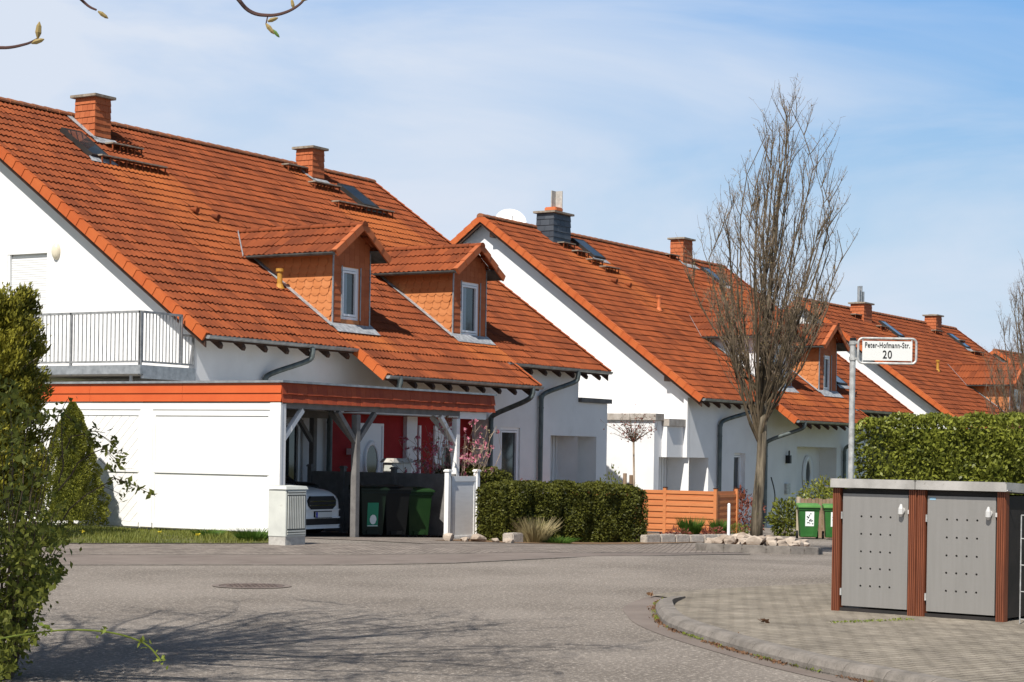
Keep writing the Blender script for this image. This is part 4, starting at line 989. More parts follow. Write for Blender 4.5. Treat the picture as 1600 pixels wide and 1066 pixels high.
for (a, b) in ((22.76, 25.66), (25.98, 29.6)):
    m.box(28.615, 28.66, a, b, 2.285, 2.42); m.box(28.63, 28.66, a + .06, b - .06, 2.17, 2.27); m.box(28.622, 28.66, a + .03, b - .03, 1.06, 1.12); m.box(28.622, 28.66, a + .03, b - .03, .0, .08)
    m.box(28.63, 28.66, a, a + .06, .08, 2.27); m.box(28.63, 28.66, b - .06, b, .08, 2.27)
m.box(28.66, 28.78, 22.52, 22.54, 0, 2.4)
m.build('side_frame', 'whitewood', CP)

# white garden fence along the far side of the carport
GF = thing('garden_fence', 'low white panel fence with capped posts along the right side of the carport', 'fence', (34.8, 22.3, -.3))
m = MB(); zg = -.28
def fpanel(mb, a, b, z0, z1):
    a = Vector((*a, 0)); b = Vector((*b, 0)); d = (b - a).normalized(); n = Vector((-d.y, d.x, 0)); c_ = (a + b) / 2; L_ = (b - a).length / 2
    mb.obox(c_ + Vector((0, 0, (z0 + z1) / 2)), d, n, UP, L_, .012, (z1 - z0) / 2)
    mb.obox(c_ + Vector((0, 0, z1 - .05)), d, n, UP, L_, .025, .055); mb.obox(c_ + Vector((0, 0, z0 + .07)), d, n, UP, L_, .025, .05)
    for q in (a + d * .05, b - d * .05): mb.obox(q + Vector((0, 0, (z0 + z1) / 2)), d, n, UP, .05, .022, (z1 - z0) / 2)
YS = (22.42, 24.0, 25.35, 26.3); 
for a, b in zip(YS, YS[1:]): fpanel(m, (34.45, a), (34.45, b), zg + .05, 1.08)
m.build('fence_panel', 'midgrey', GF)  # white panels under the roof greyed in colour to stand for shade
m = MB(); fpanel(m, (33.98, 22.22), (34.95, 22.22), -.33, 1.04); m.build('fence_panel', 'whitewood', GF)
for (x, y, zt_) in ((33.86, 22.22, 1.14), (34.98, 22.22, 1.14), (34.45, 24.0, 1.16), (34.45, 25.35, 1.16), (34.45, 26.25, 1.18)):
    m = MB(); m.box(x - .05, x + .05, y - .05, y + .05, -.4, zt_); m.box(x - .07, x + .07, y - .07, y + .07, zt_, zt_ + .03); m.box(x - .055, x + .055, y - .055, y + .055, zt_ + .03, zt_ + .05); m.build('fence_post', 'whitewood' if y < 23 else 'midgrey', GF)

# ------------------------------------------------------------------ wheelie bins
def make_bin(name, label, cat, body, lid, sticker=None, group=None, W_=.48, D_=.55, H_=.93, big=False):
    r = thing(name, label, cat, (0, 0, 0), group)
    m = MB(); w0, w1, d0, d1 = W_ * .40, W_ * .5, D_ * .36, D_ * .46; hb = H_ - .10
    m.add([(-w0, -d0, .05), (w0, -d0, .05), (w0, d0, .05), (-w0, d0, .05), (-w1, -d1, hb), (w1, -d1, hb), (w1, d1, hb), (-w1, d1, hb)], [(0, 3, 2, 1), (4, 5, 6, 7), (0, 1, 5, 4), (1, 2, 6, 5), (2, 3, 7, 6), (3, 0, 4, 7)])
    m.box(-w1 - .015, w1 + .015, -d1 - .02, d1 + .02, hb - .07, hb)
    m.box(-w0 * .6, w0 * .6, -d0 - .03, -d0 + .02, .06, .14)
    b = m.build('body', body, r, origin=(0, 0, 0), bevel=.008)
    m = MB(); a, c_ = w1 + .03, d1 + .04
    m.add([(-a, -c_ - .02, hb + .002), (a, -c_ - .02, hb + .002), (a, c_, hb + .002), (-a, c_, hb + .002), (-a, -c_ - .02, hb + .035), (a, -c_ - .02, hb + .035), (a, c_, hb + .09), (-a, c_, hb + .09), (-a * .85, -c_ * .7, hb + .075), (a * .85, -c_ * .7, hb + .075), (a * .85, c_ * .85, hb + .105), (-a * .85, c_ * .85, hb + .105)],
          [(0, 3, 2, 1), (0, 1, 5, 4), (1, 2, 6, 5), (2, 3, 7, 6), (3, 0, 4, 7), (4, 5, 9, 8), (5, 6, 10, 9), (6, 7, 11, 10), (7, 4, 8, 11), (8, 9, 10, 11)])
    m.build('lid', lid, r, origin=(0, 0, 0))
    m = MB(); m.tube([(-a * .8, c_ + .05, hb + .03), (a * .8, c_ + .05, hb + .03)], .015, 8)
    for s in (-1, 1): m.bar((s * a * .8, c_ - .02, hb + .03), (s * a * .8, c_ + .06, hb + .03), .03, .03)
    m.build('handle', body, r, origin=(0, 0, 0))
    for s in (-1, 1):
        m = MB(); m.tube([(s * (w0 + .02), d0 + .03, .10), (s * (w0 + .07), d0 + .03, .10)], .10, 16); m.build('wheel', 'rubber', r, origin=(0, 0, 0))
    if sticker:
        m = MB(); y = -(d0 + (d1 - d0) * .45) - .012; zc = .50
        t = (d1 - d0) / (hb - .05)
        def q(x, z, e=0): return (x, -(d0 + t * (z - .05)) - .006 - e, z)
        x0, x1, z0, z1 = (-.10, .12, .33, .70) if sticker == 'w' else (-.13, .11, .22, .70)
        m.face([q(x0, z0), q(x1, z0), q(x1, z1), q(x0, z1)]); s_o = m.build('sticker', 'sticker' if sticker == 'w' else 'sticker_g', r, origin=(0, 0, 0))
        m = MB(); rs = random.Random(7 if sticker == 'w' else 9)
        if sticker == 'w':
            for _ in range(16):
                x = rs.uniform(x0 + .03, x1 - .05); z = rs.uniform(z0 + .04, z1 - .05); a_ = rs.uniform(.012, .035); b_ = rs.uniform(.01, .03)
                m.face([q(x, z, .003), q(x + a_, z - .006, .003), q(x + a_ + .01, z + b_, .003), q(x + .003, z + b_ + .008, .003)])
            m.build('print', 'dark_bin', s_o)
        else:
            pts = [(math.cos(t_ * .6) * .075 + .0, math.sin(t_ * .6) * .10 + .36) for t_ in range(10)]
            m.face([q(a_, b_, .003) for a_, b_ in pts]); m.face([q(x0 + .01, z0 + .005, .003), q(x1 - .01, z0 + .005, .003), q(x1 - .01, z0 + .02, .003), q(x0 + .01, z0 + .02, .003)])
            m.build('print', 'sticker', s_o)
    return r
b1 = make_bin('wheelie_bin', 'green wheelie bin with a white sticker, next to the picket fence', 'wheelie bin', 'green_bin', 'green_lid', 'w', 'green bins by the picket fence', W_=.52, H_=.90)
def face_cam(x, y, extra=0): return math.atan2(y, x) - math.pi / 2 + extra
b1.location = (46.25, 19.35, g(46.3)); b1.rotation_euler = (0, 0, face_cam(46, 19, .12))
copy_tree(b1, (46.62, 18.80, g(46.6)), face_cam(46, 19, .08), 'green wheelie bin half hidden behind the steel bin shelter')
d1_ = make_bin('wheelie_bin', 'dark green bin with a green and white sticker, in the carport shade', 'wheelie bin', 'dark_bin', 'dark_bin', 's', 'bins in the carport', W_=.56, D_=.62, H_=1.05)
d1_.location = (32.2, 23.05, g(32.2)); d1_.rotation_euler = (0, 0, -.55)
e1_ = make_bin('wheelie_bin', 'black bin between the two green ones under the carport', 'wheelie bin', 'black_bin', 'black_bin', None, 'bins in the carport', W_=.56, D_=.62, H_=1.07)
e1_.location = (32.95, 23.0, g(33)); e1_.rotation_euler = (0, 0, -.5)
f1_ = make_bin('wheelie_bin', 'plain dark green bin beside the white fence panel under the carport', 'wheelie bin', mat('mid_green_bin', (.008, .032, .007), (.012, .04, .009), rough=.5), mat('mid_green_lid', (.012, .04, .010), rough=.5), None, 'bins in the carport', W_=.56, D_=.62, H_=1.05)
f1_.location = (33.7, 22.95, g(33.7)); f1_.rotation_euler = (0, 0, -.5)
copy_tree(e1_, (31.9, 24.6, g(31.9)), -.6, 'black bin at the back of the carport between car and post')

# ------------------------------------------------------------------ car in the carport
CAR = thing('parked_car', 'white car parked nose-out in the carport behind the utility cabinet', 'car', (30.4, 25.4, g(30.4)))
cx, cy0, cz = 30.88, 23.25, g(30.8)
secs = [(0, .50, .24, .70), (.03, .62, .19, .80), (.12, .74, .16, .87), (.30, .84, .15, .93), (.8, .90, .16, .98), (1.25, .91, .17, 1.03), (2.4, .91, .18, 1.02), (3.6, .90, .18, 1.03), (4.15, .86, .20, 1.0), (4.35, .74, .26, .9)]
m = MB(); rings = []; K = 20
for (s1, hw, zb_, zt_) in secs:
    rr = []
    for k in range(K):
        an = 2 * math.pi * k / K; c_, s2 = math.cos(an), math.sin(an); e = .55
        x = hw * math.copysign(abs(c_) ** e, c_); z = (zb_ + zt_) / 2 + (zt_ - zb_) / 2 * math.copysign(abs(s2) ** .6, s2); rr.append((cx + x, cy0 + s1, cz + z))
    rings.append(rr)
vs = [p for r in rings for p in r]; fs = [(i * K + k, (i + 1) * K + k, (i + 1) * K + (k + 1) % K, i * K + (k + 1) % K) for i in range(len(secs) - 1) for k in range(K)] + [tuple(range(K)), tuple(range(len(vs) - 1, len(vs) - K - 1, -1))]
m.add(vs, fs); car_b = m.build('body', 'car', CAR, smooth=True)
m = MB(); cab = [(1.15, .78, 1.0), (1.75, .68, 1.38), (2.3, .66, 1.45), (3.1, .65, 1.42), (3.7, .68, 1.18), (4.0, .74, 1.0)]
vs = []; 
for (s1, hw, z) in cab: vs += [(cx - .80, cy0 + s1, cz + .98), (cx - hw, cy0 + s1, cz + z), (cx + hw, cy0 + s1, cz + z), (cx + .80, cy0 + s1, cz + .98)]
fs = []
for i in range(len(cab) - 1):
    for k in range(3): fs.append((i * 4 + k, i * 4 + k + 1, i * 4 + 5 + k, i * 4 + 4 + k))
m.add(vs, fs); m.build('windows', 'glass', CAR)
m = MB(); m.add([(cx - .66, cy0 + 1.9, cz + 1.41), (cx + .66, cy0 + 1.9, cz + 1.41), (cx + .64, cy0 + 3.2, cz + 1.425), (cx - .64, cy0 + 3.2, cz + 1.425), (cx - .6, cy0 + 2.0, cz + 1.47), (cx + .6, cy0 + 2.0, cz + 1.47), (cx + .6, cy0 + 3.1, cz + 1.46), (cx - .6, cy0 + 3.1, cz + 1.46)], [(4, 5, 6, 7), (0, 1, 5, 4), (1, 2, 6, 5), (2, 3, 7, 6), (3, 0, 4, 7)]); m.build('roof', 'car', CAR)
m = MB(); gpts = [(-.33, .53), (.33, .53), (.43, .60), (.45, .70), (.36, .79), (-.36, .79), (-.45, .70), (-.43, .60)]
m.prism([(cx + a, cy0 - .035, cz + b) for a, b in gpts], (0, 1, 0), .08); gr = m.build('grille', 'black', CAR)
m = MB()
for z in (.60, .68): m.box(cx - .42, cx + .42, cy0 - .05, cy0 - .036, cz + z, cz + z + .022)
m.build('grille_bar', 'chrome', gr)
m = MB(); m.box(cx - .26, cx + .26, cy0 - .075, cy0 - .05, cz + .37, cz + .48); pl_ = m.build('number_plate', 'sign', CAR); m = MB(); m.box(cx - .28, cx + .28, cy0 - .055, cy0 - .03, cz + .355, cz + .495); m.build('plate_holder', 'black', CAR)
m = MB(); m.box(cx - .258, cx - .215, cy0 - .079, cy0 - .076, cz + .372, cz + .478); m.build('plate_band', 'blue', pl_)
PL = [(-.52, -.03), (.52, -.03), (.70, .08), (.84, .34), (.84, .5), (-.84, .5), (-.84, .34), (-.70, .08)]
def plan(z0, z1, e=0): q = MB(); q.prism([(cx + a * (1 + e), cy0 + b - e * .3, cz + z0) for a, b in PL], UP, z1 - z0); return q
plan(.225, .35, -.02).build('air_intake', 'black', CAR)
plan(.15, .225, .02).build('bumper_lip', 'car', CAR, bevel=.015)
plan(.35, .53, .0).build('bumper', 'car', CAR, bevel=.025)
for s in (-1, 1):
    m = MB(); m.prism([(cx + s * .50, cy0 - .0, cz + .62), (cx + s * .78, cy0 + .16, cz + .66), (cx + s * .80, cy0 + .20, cz + .78), (cx + s * .50, cy0 + .02, cz + .76)], (0, 1, 0), .06); m.build('headlight', 'chrome', CAR)
    for y in (.85, 3.45):
        m = MB(); m.tube([(cx + s * .72, cy0 + y, cz + .31), (cx + s * .93, cy0 + y, cz + .31)], .31, 24); w = m.build('wheel', 'rubber', CAR)
        m = MB(); m.tube([(cx + s * .92, cy0 + y, cz + .31), (cx + s * .94, cy0 + y, cz + .31)], .2, 16); m.build('rim', 'galv', w)

# ------------------------------------------------------------------ utility cabinet
CB = thing('utility_cabinet', 'pale grey ribbed utility cabinet standing at the corner of the carport', 'utility cabinet', (25.0, 19.6, 0))
m = MB(); X0, X1, Y0, Y1 = 24.80, 25.34, 19.38, 19.74
m.box(X0 + .01, X1 - .01, Y0 + .01, Y1 - .01, -.02, .14); m.build('plinth', 'slab', CB)
m = MB(); m.box(X0, X1, Y0, Y1, .14, .90); m.build('body', 'cab', CB, bevel=.008)
m = MB(); m.add([(X0 - .02, Y0 - .02, .905), (X1 + .02, Y0 - .02, .905), (X1 + .02, Y1 + .02, .905), (X0 - .02, Y1 + .02, .905), (X0, Y0, .955), (X1, Y0, .955), (X1, Y1, .965), (X0, Y1, .965)], [(0, 3, 2, 1), (4, 5, 6, 7), (0, 1, 5, 4), (1, 2, 6, 5), (2, 3, 7, 6), (3, 0, 4, 7)]); m.build('lid', 'cab', CB)
m = MB(); m.box(X0 + .03, X1 - .03, Y0 - .006, Y0 - .001, .17, .885); m.build('door_recess', 'cab_dark', CB)
m = MB(); x = X0 + .045
while x < X1 - .06: m.box(x, x + .022, Y0 - .016, Y0 - .002, .27, .80); x += .046
for z in (.19, .23, .83, .87): m.box(X0 + .035, X1 - .035, Y0 - .016, Y0 - .002, z - .012, z + .012)
m.build('ribbed_door', 'cab', CB)

# ------------------------------------------------------------------ bin shelter
import random as _r
P0_ = Vector((18.46, 7.46, .012)); P1_ = Vector((18.26, 5.62, .012)); dU = (P1_ - P0_).normalized(); dB = Vector((-dU.y, dU.x, 0));
if dB.x < 0: dB = -dB
SH = thing('bin_shelter', 'double steel bin shelter with reddish wood corner posts, on the corner pavement', 'bin shelter', tuple(P0_))
LW = (P1_ - P0_).length; Dp = .92; HT = 1.24
def S3(u, d, z): return P0_ + dU * u + dB * d + UP * z
def sbox(mb, u0, u1, d0, d1, z0, z1, r=None): mb.obox(S3((u0 + u1) / 2, (d0 + d1) / 2, (z0 + z1) / 2), dU, dB, UP, (u1 - u0) / 2, (d1 - d0) / 2, (z1 - z0) / 2, r)
pw = .092; uu = [0, LW / 2 - pw + .005, LW / 2 + .005 , LW - pw]
for i, u in enumerate(uu):
    m = MB(); sbox(m, u, u + pw - .01, 0.012, pw, 0, 1.24)
    for k in range(4): a = u + .002 + k * .0205; sbox(m, a, a + .0145, -.003, .014, 0, 1.24)
    m.build('corner_post', 'post_w', SH)
    m = MB(); sbox(m, u, u + pw - .01, Dp - pw, Dp, 0, 1.2); m.build('corner_post', 'post_w', SH)
m = MB(); sbox(m, .03, LW - .03, .05, .06, 1.1, 1.235) ; sbox(m, .02, .035, .1, Dp - .1, .03, 1.2); sbox(m, LW - .035, LW - .02, .1, Dp - .1, .03, 1.2); sbox(m, .1, LW - .1, Dp - .04, Dp - .02, .03, 1.2); sbox(m, LW / 2 - .01, LW / 2 + .01, .1, Dp - .05, .02, 1.2)
sbox(m, .05, LW - .05, .03, .05, .0, .035)
m.build('side_panel', 'dark', SH)
for k, (a, b) in enumerate(((pw + .012, LW / 2 - pw - .012), (LW / 2 + pw + .012, LW - pw - .022))):
    # sheet steel door with four by five vent holes
    m = MB(); z0, z1 = .055, 1.185
    hx = [a + (b - a) * (.29 + .148 * j) for j in range(4)]; hz = [z0 + (z1 - z0) * q for q in (.185, .34, .49, .645, .80)]
    def cell_ring(mb, u0, u1, za, zb_, uc, zc, r=.0115):
        K = 12; ins = []; outp = []
        for q in range(K):
            an = 2 * math.pi * q / K + math.pi / K; c_, s2 = math.cos(an), math.sin(an)
            ins.append(S3(uc + c_ * r, .022, zc + s2 * r)); t = 1 / max(abs(c_), abs(s2)); outp.append((c_ * t, s2 * t))
        op = [S3(uc + (u1 - uc) * o_[0] if o_[0] > 0 else uc + (uc - u0) * o_[0], .022, zc + (zb_ - zc) * o_[1] if o_[1] > 0 else zc + (zc - za) * o_[1]) for o_ in outp]
        cor = {1: (u1, zb_), 4: (u0, zb_), 7: (u0, za), 10: (u1, za)}
        vs = ins + op; fs = []
        for q in range(K):
            fs.append((q, (q + 1) % K, K + (q + 1) % K, K + q))
        mb.add(vs, fs)
        cs = [(u1, zb_, 0, 1), (u0, zb_, 3, 4), (u0, za, 6, 7), (u1, za, 9, 10)]
        for (uc_, zc_, q0, q1) in cs:
            mb.face([op[q0], S3(uc_, .022, zc_), op[q1]])
        for q in range(K): mb.face([ins[q], ins[(q + 1) % K], ins[(q + 1) % K] + dB * .03, ins[q] + dB * .03])
    ub = [hx[0] - .045] + [(hx[j] + hx[j + 1]) / 2 for j in range(3)] + [hx[3] + .045]; zb3 = [hz[0] - .05] + [(hz[j] + hz[j + 1]) / 2 for j in range(4)] + [hz[4] + .05]
    for i in range(4):
        for j in range(5): cell_ring(m, ub[i], ub[i + 1], zb3[j], zb3[j + 1], hx[i], hz[j])
    for (u0, u1, za, zb_) in ((a, ub[0], z0, z1), (ub[-1], b, z0, z1), (ub[0], ub[-1], z0, zb3[0]), (ub[0], ub[-1], zb3[-1], z1)):
        m.face([S3(u0, .022, za), S3(u1, .022, za), S3(u1, .022, zb_), S3(u0, .022, zb_)])
    for (p, q) in (((a, z0), (b, z0)), ((a, z1), (b, z1)), ((a, z0), (a, z1)), ((b, z0), (b, z1))): m.face([S3(p[0], .022, p[1]), S3(q[0], .022, q[1]), S3(q[0], .045, q[1]), S3(p[0], .045, p[1])])
    d = m.build('door', 'steel', SH)
    m = MB(); sbox(m, a + .03, b - .03, .056, .066, z0 + .03, z1 - .03); m.build('door_backing', 'black', d)
    m = MB(); m.tube([S3(b - .06, .022, 1.03), S3(b - .06, .0, 1.03)], .03, 14); m.tube([S3(b - .06, -.01, .975), S3(b - .06, -.018, 1.0), S3(b - .06, -.018, 1.05), S3(b - .06, -.012, 1.095)], [.016, .028, .026, .010], 10)
    sbox(m, b + .0, b + .02, .01, .03, 1.0, 1.04); m.build('handle', 'handle_metal', d)
    m = MB()
    for z in (.16, .93): sbox(m, a - .014, a + .002, .008, .03, z, z + .07); m.cut()
    m.build('hinge', 'galv', d)
    if k == 1:
        m = MB(); sbox(m, a + .02, a + .085, .0195, .0215, 1.145, 1.17); m.build('maker_badge', mat('pale_blue_badge', (.25, .42, .55), rough=.4), d)
m = MB()
for (a, b) in ((-.005, LW / 2 - .004), (LW / 2 + .004, LW + .02)):
    c_ = Vector; q = [S3(a, -.05, 1.245), S3(b, -.05, 1.245), S3(b, Dp + .03, 1.21), S3(a, Dp + .03, 1.21)]
    m.prism(q, UP, .075)
    for (u0, u1) in ((a, a + .012), (b - .012, b)): m.prism([S3(u0, -.05, 1.32), S3(u1, -.05, 1.32), S3(u1, Dp + .03, 1.285), S3(u0, Dp + .03, 1.285)], UP, .014)
    m.prism([S3(a, -.05, 1.32), S3(b, -.05, 1.32), S3(b, -.038, 1.32), S3(a, -.038, 1.32)], UP, .014)
m.build('lid', 'steel_roof', SH)
m = MB()
for (u, s) in ((-.03, -1), (LW + .02, 1)): m.tube([S3(u, -.03, 1.255), S3(u + s * .045, -.03, 1.255)], .008, 8)
m.build('bolt', 'chrome', SH)

# wire mesh panel at the right edge
WM = thing('wire_fence', 'galvanised wire mesh panel right of the bin shelter', 'wire fence', (18.2, 5.45, 0))
m = MB(); Aw = Vector((18.15, 5.44, .02)); dw = Vector((-.15, -1, 0)).normalized()
for k in range(9): p = Aw + dw * k * .19; m.tube([p, p + UP * 1.02], .006, 6)
for z in (.04, .30, .55, .80, 1.02): m.tube([Aw + UP * z, Aw + dw * 1.52 + UP * z], .006, 6)
m.build('mesh', 'galv', WM)
m = MB(); p = Aw + dw * 1.55; m.tube([p - UP * .1, p + UP * 1.1], .02, 8); m.build('post', 'galv', WM)

# ------------------------------------------------------------------ street sign
SG = thing('street_sign', 'street name sign reading Peter-Hofmann-Str. 20 on a galvanised pole', 'street sign', (20.31, 8.0, 0))
m = MB(); m.tube([(20.31, 8.0, 0), (20.31, 8.0, 2.86)], .032, 14); m.build('pole', 'galv', SG)
m = MB(); m.tube([(20.31, 8.0, 2.83), (20.31, 8.0, 2.885)], .035, 14); m.build('pole_cap', 'black', SG)
sdU = (Vector((20.62, 7.38, 0)) - Vector((20.29, 7.93, 0))).normalized(); sN = Vector((sdU.y, -sdU.x, 0));
if sN.x > 0: sN = -sN
sO = Vector((20.29, 7.93, 2.605)); SW, SHh = .64, .275
def Q(u, z, n=0): return sO + sdU * u + UP * z + sN * n
def rrect(u0, u1, z0, z1, r, K=6):
    pts = []
    for (cu, cz_, a0) in ((u1 - r, z1 - r, 0), (u0 + r, z1 - r, 90), (u0 + r, z0 + r, 180), (u1 - r, z0 + r, 270)):
        for k in range(K + 1): an = math.radians(a0 + 90 * k / K); pts.append((cu + math.cos(an) * r, cz_ + math.sin(an) * r))
    return pts
m = MB(); loop = rrect(0, SW, 0, SHh, .05); pts = [Q(a, b) for a, b in loop]; m.tube(pts + [pts[0]], .013, 8, cap=False); m.build('frame', 'galv', SG)
m = MB(); m.prism([Q(a, b, -.004) for a, b in rrect(.045, SW - .045, .03, SHh - .03, .008, 2)], sN, .01); pnl = m.build('sign_face', 'sign', SG)
m = MB()
for u in (.05, SW - .05):
    m.bar(Q(u, .01), Q(u, .035), .01, .012); m.bar(Q(u, SHh - .035), Q(u, SHh - .01), .01, .012)
for z in (.05, SHh - .05): m.tube([Vector((20.31, 8.0, 2.605 + z - .02)), Vector((20.31, 8.0, 2.605 + z + .02))], .042, 14); m.bar(Vector((20.31, 8, 2.605 + z)), Q(0, z), .02, .02)
m.build('bracket', 'galv', SG)
def text(body, size, u, z, xs):
    cu = bpy.data.curves.new('lettering', 'FONT'); cu.body = body; cu.size = size; cu.align_x = 'CENTER'; cu.extrude = .0015; cu.offset = .0012; cu.space_character = 1.12
    o = bpy.data.objects.new('lettering', cu); COL.objects.link(o)
    dg = bpy.context.evaluated_depsgraph_get(); me = bpy.data.meshes.new_from_object(o.evaluated_get(dg)); bpy.data.objects.remove(o)
    mt = Matrix((( -0, 0, 0, 0),) * 4)
    R3 = Matrix((sdU, UP, sN)).transposed(); cen = Q(u, z, .0085) - Vector(SG['_o'])
    for v in me.vertices: v.co = cen + R3 @ Vector((v.co.x * xs, v.co.y, v.co.z))
    me.materials.clear(); me.materials.append(M['ink']); ob = bpy.data.objects.new('lettering', me); COL.objects.link(ob); ob.parent = pnl
    ob['label'] = 'black lettering ' + body
text('Peter-Hofmann-Str.', .084, SW / 2, .172, .66); text('20', .125, SW / 2, .055, .80)

# ------------------------------------------------------------------ vegetation helpers
def frame_between(a, b):
    pass
def hedge(name, label, cat, A_, B_, depth, H_, n, size, mname, seed=1, bumps=.06, zb=None, round_=.12, core_in=.10, group=None, lobes=0):
    """clipped hedge from A to B (front bottom line); depth goes away from the street"""
    A_ = Vector(A_); B_ = Vector(B_); d = B_ - A_; L_ = d.length; d.normalize(); nb = Vector((-d.y, d.x, 0))
    if nb.dot(Vector((.853, .52, 0))) < 0: nb = -nb
    r = thing(name, label, cat, tuple((A_ + B_) / 2), group); rg = np.random.default_rng(seed); P_ = []; O_ = []
    areas = [L_ * H_, L_ * depth, depth * H_, depth * H_, L_ * H_ * .4]; pr = np.array(areas) / sum(areas)
    fc = rg.choice(5, n, p=pr); a, b = rg.random(n), rg.random(n); c = rg.exponential(.035, n) - .02
    U = np.where(fc == 2, c, np.where(fc == 3, L_ - c, a * L_)); V = np.where((fc == 2) | (fc == 3), a * depth, np.where(fc == 0, c, np.where(fc == 4, depth - c, b * depth)))
    Z = np.where(fc == 1, H_ - c, b * H_)
    # rounded edges and lumps
    def lump(u, v, z): return (np.sin(u * 5.1 + seed) * np.sin(z * 6.3 + seed * 2) + np.sin(u * 11 + z * 7 + v * 5) * .5) * bumps * .5
    lp = lump(U, V, Z); V = V + np.where(fc == 0, -lp, 0); Z = Z + np.where(fc == 1, lp * .7, 0)
    if lobes:
        Z = Z - (np.abs(np.sin((U / L_ * lobes) * np.pi)) < .35) * .0 - (1 - np.abs(np.sin(U / L_ * lobes * np.pi)) ** .45) * .14 * (Z / H_)
        V = V + np.where(fc == 0, (1 - np.abs(np.sin(U / L_ * lobes * np.pi)) ** .5) * .16, 0)
    er = round_; zt_ = np.clip(Z - (H_ - er), 0, er); V = V + np.where(V < depth / 2, 1, -1) * (er - np.sqrt(np.maximum(0, er * er - zt_ * zt_))) * .9
    U = U + np.where(U < L_ / 2, 1, -1) * (er - np.sqrt(np.maximum(0, er * er - zt_ * zt_))) * .9 * ((U < er * 2) | (U > L_ - er * 2))
    base = np.array([A_.x, A_.y, A_.z]); dd = np.array(d); bb = np.array(nb)
    P3 = base + U[:, None] * dd + V[:, None] * bb + np.array([0, 0, 1]) * Z[:, None]
    outv = np.where((fc == 0)[:, None], -bb, np.where((fc == 1)[:, None], np.array([0, 0, 1.]), np.where((fc == 2)[:, None], -dd, np.where((fc == 3)[:, None], dd, bb))))
    ci = core_in + round_ * .25
    q = lambda u, v, z: tuple(A_ + d * u + nb * v + UP * z)
    core = [[q(ci, ci, -.1), q(L_ - ci, ci, -.1), q(L_ - ci, depth - ci, -.1), q(ci, depth - ci, -.1), q(ci, ci, H_ - ci), q(L_ - ci, ci, H_ - ci), q(L_ - ci, depth - ci, H_ - ci), q(ci, depth - ci, H_ - ci)]]
    leaves('foliage', P3, size, mname, r, seed=seed, out=outv * .7, core=core)
    return r
def shrub_pts(n, c, rad, rg, flat=1.0, surf=.6, noise=.25):
    v = rg.normal(size=(n, 3)); v /= np.linalg.norm(v, axis=1)[:, None]
    rr = np.where(rg.random(n) < surf, rg.uniform(.8, 1.05, n), rg.random(n) ** .5)
    k = 1 + noise * (np.sin(v[:, 0] * 5 + c[0]) * np.sin(v[:, 1] * 6 + c[1]) + .6 * np.sin(v[:, 2] * 8 + c[0] * 3))
    return np.array(c) + v * (rr * k)[:, None] * np.array(rad)

# ------------------------------------------------------------------ hedges
hedge('thuja_hedge', 'clipped dark green thuja hedge in front of the left house garage', 'hedge', (33.05, 20.3, -.26), (37.55, 19.45, -.36), .8, 1.24, 34000, .068, 'leaf_thuja', seed=3, lobes=5, bumps=.1, round_=.24, core_in=.16)
hedge('thuja_shrub', 'dark shaded thuja block between the carport post and the hedge', 'hedge', (35.05, 22.3, -.28), (36.5, 22.3, -.32), 1.1, 1.5, 14000, .075, 'leaf_thuja', seed=6, bumps=.14, round_=.22)
hedge('laurel_hedge', 'tall bright green laurel hedge behind the bin shelter', 'hedge', (23.49, 9.2, 0), (21.5, 2.6, 0), 1.3, 2.07, 62000, .062, 'leaf_laurel', seed=8, bumps=.12, round_=.14)
# loose shoots over the laurel hedge
# small hedge top behind the picket fence
rg = np.random.default_rng(31)
r = thing('garden_shrub', 'yellow-green clipped shrub behind the brown picket fence', 'shrub', (49.0, 20.4, g(49)))
leaves('foliage', shrub_pts(2600, (49.9, 20.2, .15), (1.0, 1.1, .75), rg), .09, 'leaf_laurel', r, seed=3)

# ------------------------------------------------------------------ left: conical conifer, tall evergreen, broadleaf shrub
r = thing('conical_conifer', 'dense cone-shaped conifer in front of the white carport wall', 'conifer', (27.7, 26.9, 0)); rg = np.random.default_rng(11)
n = 42000; t = rg.random(n) ** .85; z = .02 + t * 2.38; R0 = .70 * (1 - (z / 2.42) ** 1.5) ** .85 + .02; an = rg.random(n) * 2 * np.pi
lum = 1 + .16 * np.sin(an * 3 + z * 5) * np.sin(z * 7 + an * 2) + .12 * np.sin(an * 7 - z * 11)
z = np.where(z < .3, z, z); R0 = R0 * np.where(z < .3, .82 + z * .6, 1) * lum * (1 - rg.exponential(.07, n))
P_ = np.stack([27.7 + np.cos(an) * R0, 26.9 + np.sin(an) * R0, z], 1); ov = np.stack([np.cos(an), np.sin(an), .5 + 0 * an], 1)
leaves('foliage', P_, .042, 'leaf_conifer', r, seed=4, out=ov * 1.1, asp=.45)
m = MB(); m.tube([(27.7, 26.9, -.05), (27.7, 26.9, 2.2)], [.06, .02], 8); 
for k in range(12):
    a = 2 * math.pi * k / 12; 
m.build('trunk', 'bark', r)
m = MB(); K = 14; vs = []; zs = [.12, .7, 1.2, 1.7, 2.15]
for zz in zs:
    rr = .72 * (.60 * (1 - (zz / 2.42) ** 1.35) ** .8)
    for k in range(K): vs.append((27.7 + math.cos(2 * math.pi * k / K) * rr, 26.9 + math.sin(2 * math.pi * k / K) * rr, zz))
m.add(vs, [(i * K + k, i * K + (k + 1) % K, (i + 1) * K + (k + 1) % K, (i + 1) * K + k) for i in range(len(zs) - 1) for k in range(K)], 0); m.build('inner_foliage', 'leaf_conifer', r)

